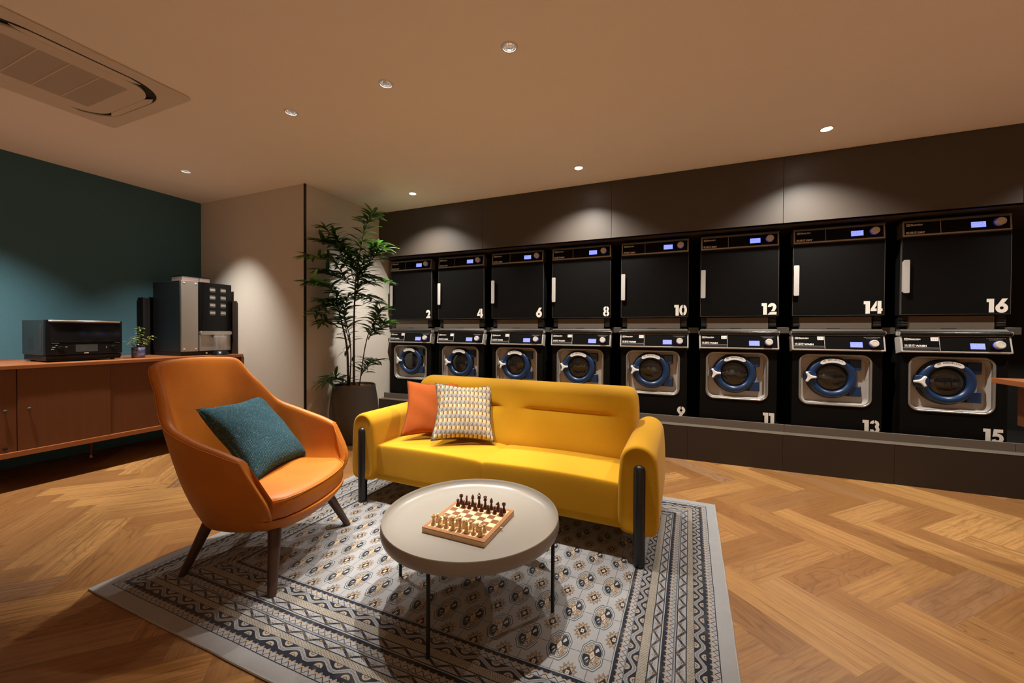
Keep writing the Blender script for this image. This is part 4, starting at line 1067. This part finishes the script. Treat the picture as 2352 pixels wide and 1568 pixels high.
b = MB(); b.lathe([(0.0, 0), (0.012, 0.001), (0.012, 0.006), (0, 0.008)], (-0.026, yl(1.208), 0.322), 20, 'x'); link('lock', b, M_ink, sb)
for x, y in ((-0.54, 1.853), (-0.54, 0.55), (-0.54, -0.70), (-0.70, 2.80), (-0.10, 2.80), (-0.10, -0.80)):
    b = MB(); b.lathe([(0.012, 0.026), (0.019, 0.25)], (x, yl(y), 0), 18); l = link('leg', b, M_side, sb, smooth=60)
    b = MB(); b.lathe([(0.013, 0.0), (0.014, 0.004), (0.008, 0.010), (0.006, 0.028)], (x, yl(y), 0), 14); link('foot', b, M_silver, l)

# ------------------------------------------------------------------ oven
M_ov = plain('black_oven_enamel', (0.006, 0.006, 0.0065), 0.35, var=0.05, spec=0.2); M_ovs = plain('dark_blue_grey_side', (0.030, 0.040, 0.046), 0.35, 0.3, var=0.05)
M_ovg = Mat('oven_glass', (0.006, 0.006, 0.007), 0.06).mat
oven = thing('oven', 'black countertop oven with a steel door handle on the sideboard', 'oven', (-4.87, 1.693, SZT)); W2 = 0.237
b = MB(); b.box(-0.22, 0.165, -W2, W2, 0.058, 0.346); link('body', b, M_ovs, oven, bev=0.003)
b = MB(); b.box(-0.215, 0.19, -W2+0.008, W2-0.008, 0.012, 0.056); b.box(0.12, 0.197, -W2+0.005, W2-0.005, 0.030, 0.054); link('base', b, M_ov, oven, bev=0.002)
for x in (-0.17, 0.14):
    for y in (-0.19, 0.19): b = MB(); b.cyl((x, y, 0), 0.016, 0.013, 14); link('foot', b, M_ink, oven)
b = MB(); b.box(0.165, 0.200, -W2, W2, 0.058, 0.348); link('front_frame', b, M_ov, oven, bev=0.004)
b = MB(); b.box(0.199, 0.205, -W2+0.025, W2-0.015, 0.165, 0.322); link('door_window', b, M_ovg, oven, bev=0.001)
b = MB(); b.tube([(0.202, -W2+0.02, 0.338), (0.216, -W2+0.035, 0.338), (0.216, W2-0.03, 0.338), (0.202, W2-0.02, 0.338)], 0.0085, 10); link('door_handle', b, plain('brushed_steel', (0.55, 0.50, 0.44), 0.3, 1.0), oven, smooth=60)
b = MB(); b.box(0.199, 0.2015, -0.065, 0.072, 0.080, 0.142); link('display', b, plain('grey_oven_display', (0.045, 0.050, 0.052), 0.2), oven, smooth=0)
for y in (-0.155, 0.172):
    b = MB(); b.lathe([(0.017, 0.0), (0.016, 0.018), (0.013, 0.020), (0, 0.020)], (0.200, y, 0.115), 22, 'x'); b.box(0.218, 0.2225, y-0.002, y+0.002, 0.10, 0.13); link('knob', b, M_ov, oven, bev=0.001)
b = MB()
for y0, z0, l_ in ((-0.205, 0.154, 0.045), (-0.2, 0.122, 0.018), (-0.206, 0.106, 0.018), (-0.18, 0.137, 0.01), (-0.125, 0.122, 0.012), (0.185, 0.154, 0.035), (0.125, 0.120, 0.008), (0.125, 0.108, 0.008)): b.box(0.2, 0.2012, y0, y0+l_, z0, z0+0.0022)
b.box(0.2, 0.2012, -0.013, 0.014, 0.0665, 0.0705); link('legend', b, M_print, oven, smooth=0)
b = MB()
for r in range(10):
    for c in range(3): b.box(-0.10+c*0.032, -0.082+c*0.032, -W2-0.0008, -W2+0.001, 0.10+r*0.0105, 0.1035+r*0.0105)
link('side_vent', b, M_ink, oven, smooth=0)
b = MB(); b.box(0.118, 0.124, -W2-0.004, -W2+0.001, 0.095, 0.31); link('side_grip', b, M_dg, oven, bev=0.001)

# ------------------------------------------------------------------ coffee machine
M_cms = plain('charcoal_steel_sheet', (0.018, 0.024, 0.029), 0.4, 0.3, var=0.04); M_cmf = plain('gloss_black_panel', (0.004, 0.004, 0.0045), 0.3, spec=0.2)
M_st = plain('matt_stainless', (0.42, 0.385, 0.35), 0.38, 0.7, var=0.03)
M_clear = Mat('clear_plastic', (0.75, 0.76, 0.78), 0.06, spec=0.8, Alpha=0.16).mat
cm = thing('coffee_machine', 'tall black and steel coffee machine with eight grey buttons on the sideboard', 'coffee machine', (-4.66, 2.385, SZT))
b = MB(); b.box(-0.50, -0.022, 0.0, 0.492, 0.045, 0.778); link('body', b, M_cms, cm, bev=0.003)
b = MB(); b.box(-0.49, -0.02, 0.006, 0.486, 0.0, 0.045); link('base', b, M_ink, cm, smooth=0)
b = MB(); b.box(-0.021, 0.0, 0.006, 0.158, 0.045, 0.782); link('steel_panel', b, M_st, cm, bev=0.002)
for y in (0.03, 0.135):
    for z in (0.070, 0.757): b = MB(); b.lathe([(0.0085, 0), (0.0075, 0.004), (0, 0.005)], (0.0, y, z), 14, 'x'); link('panel_screw', b, M_silver, cm)
b = MB(); n = 8; sec = [(-0.02, 0.163)]+[(0.012-0.030+0.030*math.sin(PI/2*k/n), 0.163+0.030*(1-math.cos(PI/2*k/n))) for k in range(n+1)]+[(0.012, 0.478), (0.006, 0.489), (-0.02, 0.492)]
b.loft([[(x, y, 0.262) for x, y in sec], [(x, y, 0.780) for x, y in sec]]); fp_ = link('button_panel', b, M_cmf, cm, smooth=50)
M_btn = plain('pale_grey_button', (0.36, 0.36, 0.36), 0.35, var=0.03)
for r in range(4):
    for c in range(2):
        y = 0.290+c*0.108; z = 0.705-r*0.083; b = MB(); pr = rrect(0.060, 0.052, 0.012, 5)
        b.loft([[(0.012, y+p[0], z+p[1]) for p in pr], [(0.016, y+p[0]*0.95, z+p[1]*0.95) for p in pr]]); bt = link('button', b, M_dg, fp_, smooth=0)
        b = MB(); b.box(0.016, 0.0175, y-0.024, y+0.024, z-0.008, z+0.013); link('button_label', b, M_btn, fp_, smooth=0)
b = MB(); pr = rrect(0.318, 0.040, 0.014, 5, 0.328, 0.238); b.loft([[(-0.02, p[0], p[1]) for p in pr], [(0.020, p[0], p[1]) for p in pr]]); link('dispenser_head', b, M_st, cm, bev=0.002)
b = MB(); b.box(-0.021, -0.006, 0.168, 0.487, 0.047, 0.220); b.box(-0.006, 0.004, 0.168, 0.18, 0.047, 0.22); link('dispenser_back', b, M_st, cm, smooth=0)
b = MB(); b.lathe([(0.056, 0.050), (0.058, 0.052), (0.058, 0.205), (0.056, 0.208), (0.052, 0.205), (0.052, 0.056), (0, 0.056)], (0.050, 0.345, 0), 32); link('spout_guard', b, M_clear, cm, smooth=60)
b = MB(); b.cyl((0.035, 0.345, 0.195), 0.052, 0.028, 24); link('spout', b, M_st, cm)
b = MB(); b.lathe([(0.0, 0.050), (0.045, 0.048), (0.060, 0.040), (0.080, 0.012), (0.086, 0.0)], (0.060, 0.345, 0), 32, cap=False); link('drip_tray', b, M_cmf, cm, smooth=60)
b = MB(); b.cyl((0.0, 0.235, 0.022), 0.008, 0.006, 14, 'x'); link('lock', b, M_silver, cm)
M_bean = plain('coffee_beans', (0.20, 0.085, 0.045), 0.4, var=0.7, scale=95, bump=0.9)
for y0, y1 in ((0.075, 0.235), (0.242, 0.342)):
    b = MB(); b.box(-0.30, -0.13, y0+0.004, y1-0.004, 0.780, 0.826); bn = link('beans', b, M_bean, cm, smooth=0)
    b = MB(); b.box(-0.305, -0.125, y0, y1, 0.779, 0.842); link('bean_hopper', b, M_clear, cm, smooth=0)
    b = MB(); b.box(-0.308, -0.122, y0-0.002, y1+0.002, 0.842, 0.848); link('hopper_lid', b, M_cmf, cm, smooth=0)
cvr = thing('backing_cabinet', 'black sheet-metal surround standing behind and beside the coffee machine', 'cabinet', (-5.26, 2.30, SZT))
b = MB(); b.box(0.0, 0.02, 0.0, 0.61, 0, 0.61); link('rear_panel', b, M_black, cvr, smooth=0)
b = MB(); b.box(0.02, 0.10, 0.0, 0.02, 0, 0.61); link('near_side', b, M_black, cvr, smooth=0)
b = MB(); pr = [(0.02, 0.0), (0.66, 0.0), (0.66, 0.585), (0.652, 0.600), (0.635, 0.605), (0.62, 0.595), (0.02, 0.595)]
b.loft([[(p[0], 0.592, p[1]) for p in pr], [(p[0], 0.608, p[1]) for p in pr]]); link('far_side', b, M_panel2, cvr, smooth=0)

# ------------------------------------------------------------------ plants
BR = {
'T1': [(-3.246, 3.210, 0.631), (-3.263, 3.208, 1.008), (-3.318, 3.188, 1.291), (-3.376, 3.167, 1.527)],
'T2': [(-3.190, 3.233, 0.632), (-3.195, 3.238, 1.197), (-3.190, 3.245, 1.575), (-3.171, 3.256, 1.905)],
'T3': [(-3.138, 3.255, 0.632), (-3.084, 3.281, 1.009), (-3.042, 3.301, 1.198)],
'T4': [(-3.233, 3.215, 0.631), (-3.223, 3.223, 0.914), (-3.238, 3.220, 1.150)],
'B1': [(-3.169, 3.255, 1.763), (-3.137, 3.272, 2.094), (-3.079, 3.300, 2.353), (-3.010, 3.329, 2.462)],
'B2': [(-3.190, 3.245, 1.669), (-3.040, 3.311, 1.953), (-2.911, 3.366, 2.085)],
'B3': [(-3.204, 3.241, 1.763), (-3.303, 3.204, 2.093), (-3.501, 3.125, 2.318)],
'B4': [(-3.256, 3.219, 1.716), (-3.411, 3.158, 1.951), (-3.629, 3.068, 1.997)],
'B5': [(-3.298, 3.199, 1.527), (-3.474, 3.129, 1.691), (-3.640, 3.060, 1.714)],
'B6': [(-3.319, 3.190, 1.456), (-3.450, 3.136, 1.479), (-3.580, 3.081, 1.374)],
'B7': [(-3.191, 3.246, 1.763), (-3.039, 3.309, 1.783), (-2.886, 3.372, 1.727)],
'B8': [(-3.257, 3.220, 1.857), (-3.368, 3.177, 2.092), (-3.543, 3.105, 2.176)],
'B9': [(-3.189, 3.244, 1.528), (-3.059, 3.299, 1.575), (-2.940, 3.347, 1.491)],
'B10': [(-3.050, 3.297, 1.104), (-2.982, 3.327, 1.293), (-2.948, 3.343, 1.425)],
'B11': [(-3.050, 3.297, 1.127), (-2.947, 3.341, 1.222), (-2.878, 3.370, 1.284)],
'B12': [(-3.317, 3.188, 1.267), (-3.427, 3.143, 1.314), (-3.522, 3.104, 1.280)],
'B13': [(-3.256, 3.219, 1.716), (-3.366, 3.174, 1.786), (-3.527, 3.108, 1.846)],
'B14': [(-3.125, 3.261, 0.703), (-3.052, 3.293, 0.830), (-2.978, 3.324, 0.878)],
'B15': [(-3.246, 3.210, 0.631), (-3.378, 3.156, 0.701), (-3.456, 3.123, 0.640)],
'B16': [(-3.192, 3.247, 1.858), (-3.259, 3.221, 2.022), (-3.382, 3.172, 2.177)],
'B17': [(-3.224, 3.224, 1.009), (-3.297, 3.198, 1.362), (-3.255, 3.218, 1.574)],
'B18': [(-3.238, 3.220, 1.150), (-3.341, 3.181, 1.480), (-3.494, 3.118, 1.526)],
'B19': [(-3.169, 3.255, 1.763), (-3.106, 3.284, 1.952), (-2.964, 3.345, 2.142)],
'B20': [(-3.197, 3.240, 1.480), (-3.147, 3.263, 1.669), (-3.038, 3.309, 1.717)],
}
def leafmat(name, a, b_, c_):
    m = Mat(name, rough=0.28, spec=0.5); g = m.n('ShaderNodeNewGeometry'); r = S(m.nt, g.outputs['Random Per Island'])
    uvn = m.n('ShaderNodeUVMap'); sp = m.n('ShaderNodeSeparateXYZ'); m.nt.links.new(uvn.outputs[0], sp.inputs[0]); u = S(m.nt, sp.outputs[0])
    c = m.mix(r, a, b_); c = m.mix((r-0.93).gt(0.0), c, c_); c = m.mix((u-0.5).ab().lt(0.045)*0.6, c, c_)
    m.set('Base Color', c); m.set('Subsurface Weight', 0.0)
    tr = m.n('ShaderNodeBsdfTranslucent'); m.nt.links.new(c, tr.inputs[0]); mx = m.n('ShaderNodeMixShader'); mx.inputs[0].default_value = 0.22
    out = m.nt.nodes['Material Output']; m.nt.links.new(m.b.outputs[0], mx.inputs[1]); m.nt.links.new(tr.outputs[0], mx.inputs[2]); m.nt.links.new(mx.outputs[0], out.inputs[0])
    return m.mat
class Leaves:
    def __init__(s): s.v = []; s.f = []; s.u = []
    def leaf(s, base, d, L, Wd, droop=0.4, fold=0.25, nseg=6, roll=0.0):
        d = Vector(d).normalized(); side = d.cross(Vector((0, 0, 1)))
        if side.length < 0.05: side = Vector((1, 0, 0))
        side.normalize(); side = Matrix.Rotation(roll, 3, d) @ side
        p = Vector(base); o = len(s.v); st = L/nseg
        for i in range(nseg+1):
            t = i/nseg; w_ = Wd*0.5*(math.sin(PI*t**0.85)**0.8 if 0 < t < 1 else 0.02)
            up = side.cross(d).normalized()
            s.v += [tuple(p-side*w_+up*w_*fold), tuple(p), tuple(p+side*w_+up*w_*fold)]; s.u += [0.0, 0.5, 1.0]
            d = (d+Vector((0, 0, -droop/nseg))).normalized(); side = (side-d*side.dot(d)).normalized(); p = p+d*st
        for i in range(nseg):
            a = o+i*3; s.f += [(a, a+1, a+4, a+3), (a+1, a+2, a+5, a+4)]
    def build(s, name, mat, par):
        me = bpy.data.meshes.new(name); me.from_pydata(s.v, [], s.f); me.materials.append(mat); me.shade_smooth()
        uv = me.uv_layers.new(name='UVMap')
        for l in me.loops: uv.data[l.index].uv = (s.u[l.vertex_index], 0)
        o = bpy.data.objects.new(name, me); C.objects.link(o); o.parent = par; return o
PX_, PY_ = -3.19, 3.24
plant = thing('potted_fig_tree', 'tall long-leaved fig plant in a dark tapered pot beside the pillar wall', 'potted plant', (PX_, PY_, 0))
M_pot = plain('dark_fibre_clay', (0.075, 0.066, 0.058), 0.7, var=0.08, scale=40, bump=0.05)
b = MB(); b.lathe([(0, 0), (0.150, 0), (0.163, 0.004), (0.176, 0.03), (0.225, 0.16), (0.246, 0.26), (0.250, 0.33), (0.243, 0.43), (0.228, 0.53), (0.214, 0.618), (0.211, 0.622), (0.203, 0.619), (0.200, 0.60), (0.200, 0.585), (0, 0.585)], n=64); link('pot', b, M_pot, plant, smooth=50)
b = MB(); rr = random.Random(9); n = 26; vs = [(0, 0, 0.615)]; fs = []
for j in range(1, 6):
    for k in range(n): a = 2*PI*k/n; vs.append((0.039*j*math.cos(a), 0.039*j*math.sin(a), 0.612-0.0035*j+rr.uniform(-.008, .008)))
for k in range(n): fs.append((0, 1+k, 1+(k+1) % n))
for j in range(4):
    for k in range(n): fs.append((1+j*n+k, 1+(j+1)*n+k, 1+(j+1)*n+(k+1) % n, 1+j*n+(k+1) % n))
b.add(vs, fs); link('mulch', b, plain('coconut_fibre', (0.30, 0.16, 0.07), 0.95, var=0.45, scale=120, bump=0.9), plant, smooth=180)
M_bark = plain('bark', (0.075, 0.055, 0.038), 0.85, var=0.3, scale=90, bump=0.4)
def fit(p):
    x, y, z = p; k = min(1.0, 3.36/abs(x)); q = Vector((x*k, y*k, EYE+(z-EYE)*k)); return q-Vector((PX_, PY_, 0))
lv = Leaves(); rr = random.Random(21)
for name, pts in BR.items():
    q = [fit(p) for p in pts]; q[0] = Vector(q[0]); trunk = name[0] == 'T'
    if q[0].z < 0.66: q[0].z = 0.590
    path = [Vector(p) for p in crom([tuple(p) for p in q], 8)]; N = len(path)
    r0, r1 = ({'T1': 0.014, 'T2': 0.013, 'T3': 0.006, 'T4': 0.007}.get(name, 0.005), 0.005 if trunk else 0.0018)
    b = MB(); b.tube(path, [r0+(r1-r0)*i/(N-1) for i in range(N)], 8); link('stem', b, M_bark, plant, smooth=180)
    if trunk: continue
    Ltot = sum((path[i+1]-path[i]).length for i in range(N-1)); cnt = int(Ltot/0.0075)+12; cnt = min(cnt, 64)
    for k in range(cnt):
        t = 0.12+0.88*(k/(cnt-1)); i = min(N-2, int(t*(N-1))); f = t*(N-1)-i; p = path[i].lerp(path[i+1], f); d = (path[i+1]-path[i]).normalized()
        az = k*2.4+rr.uniform(-.4, .4); out = Vector((math.cos(az), math.sin(az), 0.30)); dd = d*0.35+out*1.0+Vector((0, 0, rr.uniform(-.10, .30)))
        L = rr.uniform(0.13, 0.21)
        tip = p+dd.normalized()*L
        if tip.x+PX_ < XC+0.03 and tip.y+PY_ > YP-0.02: dd.x = abs(dd.x)*0.3; dd.y -= 0.5
        lv.leaf(p, dd, L, rr.uniform(0.027, 0.036), rr.uniform(0.5, 1.0), 0.15, 7, rr.uniform(-.5, .5))
for bx, by, bz in ((-0.07, -0.03, 0.98), (0.02, 0.0, 0.93), (0.03, -0.01, 0.84), (-0.03, 0, 1.05)):
    for _ in range(2): az = rr.uniform(0, 6.28); lv.leaf((bx, by, bz), (math.cos(az), math.sin(az), 0.1), 0.13, 0.03, 1.4)
lv.build('foliage', leafmat('fig_leaf', (0.020, 0.066, 0.010), (0.055, 0.150, 0.022), (0.20, 0.34, 0.05)), plant)

pot = thing('small_potted_plant', 'small variegated plant in a blue glazed pot between the oven and coffee machine', 'potted plant', (-4.757, 2.083, SZT))
mp = Mat('blue_glaze', rough=0.35); x, y, z = mp.xyz(); nz = mp.noise(mp.vec(x*12.0, y*12.0, z*95.0), 1.0, 3, 0.6, 0.8)
mp.set('Base Color', mp.mix((nz-0.35)*3.0, (0.030, 0.035, 0.085), (0.24, 0.25, 0.40)))
b = MB(); b.lathe([(0, 0), (0.044, 0), (0.048, 0.004), (0.049, 0.03), (0.0495, 0.10), (0.048, 0.102), (0.045, 0.10), (0.045, 0.088), (0, 0.088)], n=36); link('pot', b, mp.mat, pot, smooth=50)
b = MB(); b.lathe([(0.045, 0.090), (0.03, 0.100), (0.0, 0.102)], n=20, cap=False); link('soil', b, plain('bark_chips', (0.22, 0.10, 0.05), 0.95, var=0.4, scale=200, bump=0.8), pot, smooth=180)
lv = Leaves(); rr = random.Random(4)
for (tx, ty, tz, nl) in ((0.0, 0.01, 0.30, 18), (0.03, -0.05, 0.20, 12), (0.0, 0.11, 0.215, 14), (0.02, 0.055, 0.15, 8), (-0.02, -0.075, 0.16, 8), (-0.04, 0.0, 0.22, 9)):
    p0 = Vector((tx*0.2, ty*0.2, 0.095)); p1 = Vector((tx, ty, tz)); b = MB(); b.tube([p0, p0.lerp(p1, .5)+Vector((0, 0, 0.012)), p1], [0.0028, 0.002, 0.0012], 6); link('stem', b, M_bark, pot, smooth=180)
    for k in range(nl):
        p = p0.lerp(p1, 0.3+0.7*k/nl); az = k*2.4; lv.leaf(p, (math.cos(az), math.sin(az), 0.35), rr.uniform(0.034, 0.052), 0.018, rr.uniform(0.3, 0.9), 0.2, 4)
lv.build('foliage', leafmat('variegated_leaf', (0.62, 0.68, 0.20), (0.24, 0.42, 0.09), (0.75, 0.76, 0.40)), pot)

# ------------------------------------------------------------------ counter at the edge of the view
ct = thing('counter', 'corner of a reddish wood counter in front of the washer under dryer 16', 'counter', (1.689, 3.11, 0))
b = MB(); b.box(0.0, 1.9, -1.3, 0.0, 0.922, 0.95); link('top', b, M_top, ct, bev=0.001)
b = MB(); b.box(0.061, 1.8, -1.25, -0.082, 0.70, 0.9215); link('drawer_box', b, M_side, ct, bev=0.001)
for x in (0.24, 1.75):
    for y in (-1.2, -0.16): b = MB(); b.lathe([(0.015, 0), (0.024, 0.70)], (x+0.9 if x < 1 else x, y, 0), 16); link('leg', b, M_side, ct, smooth=60)
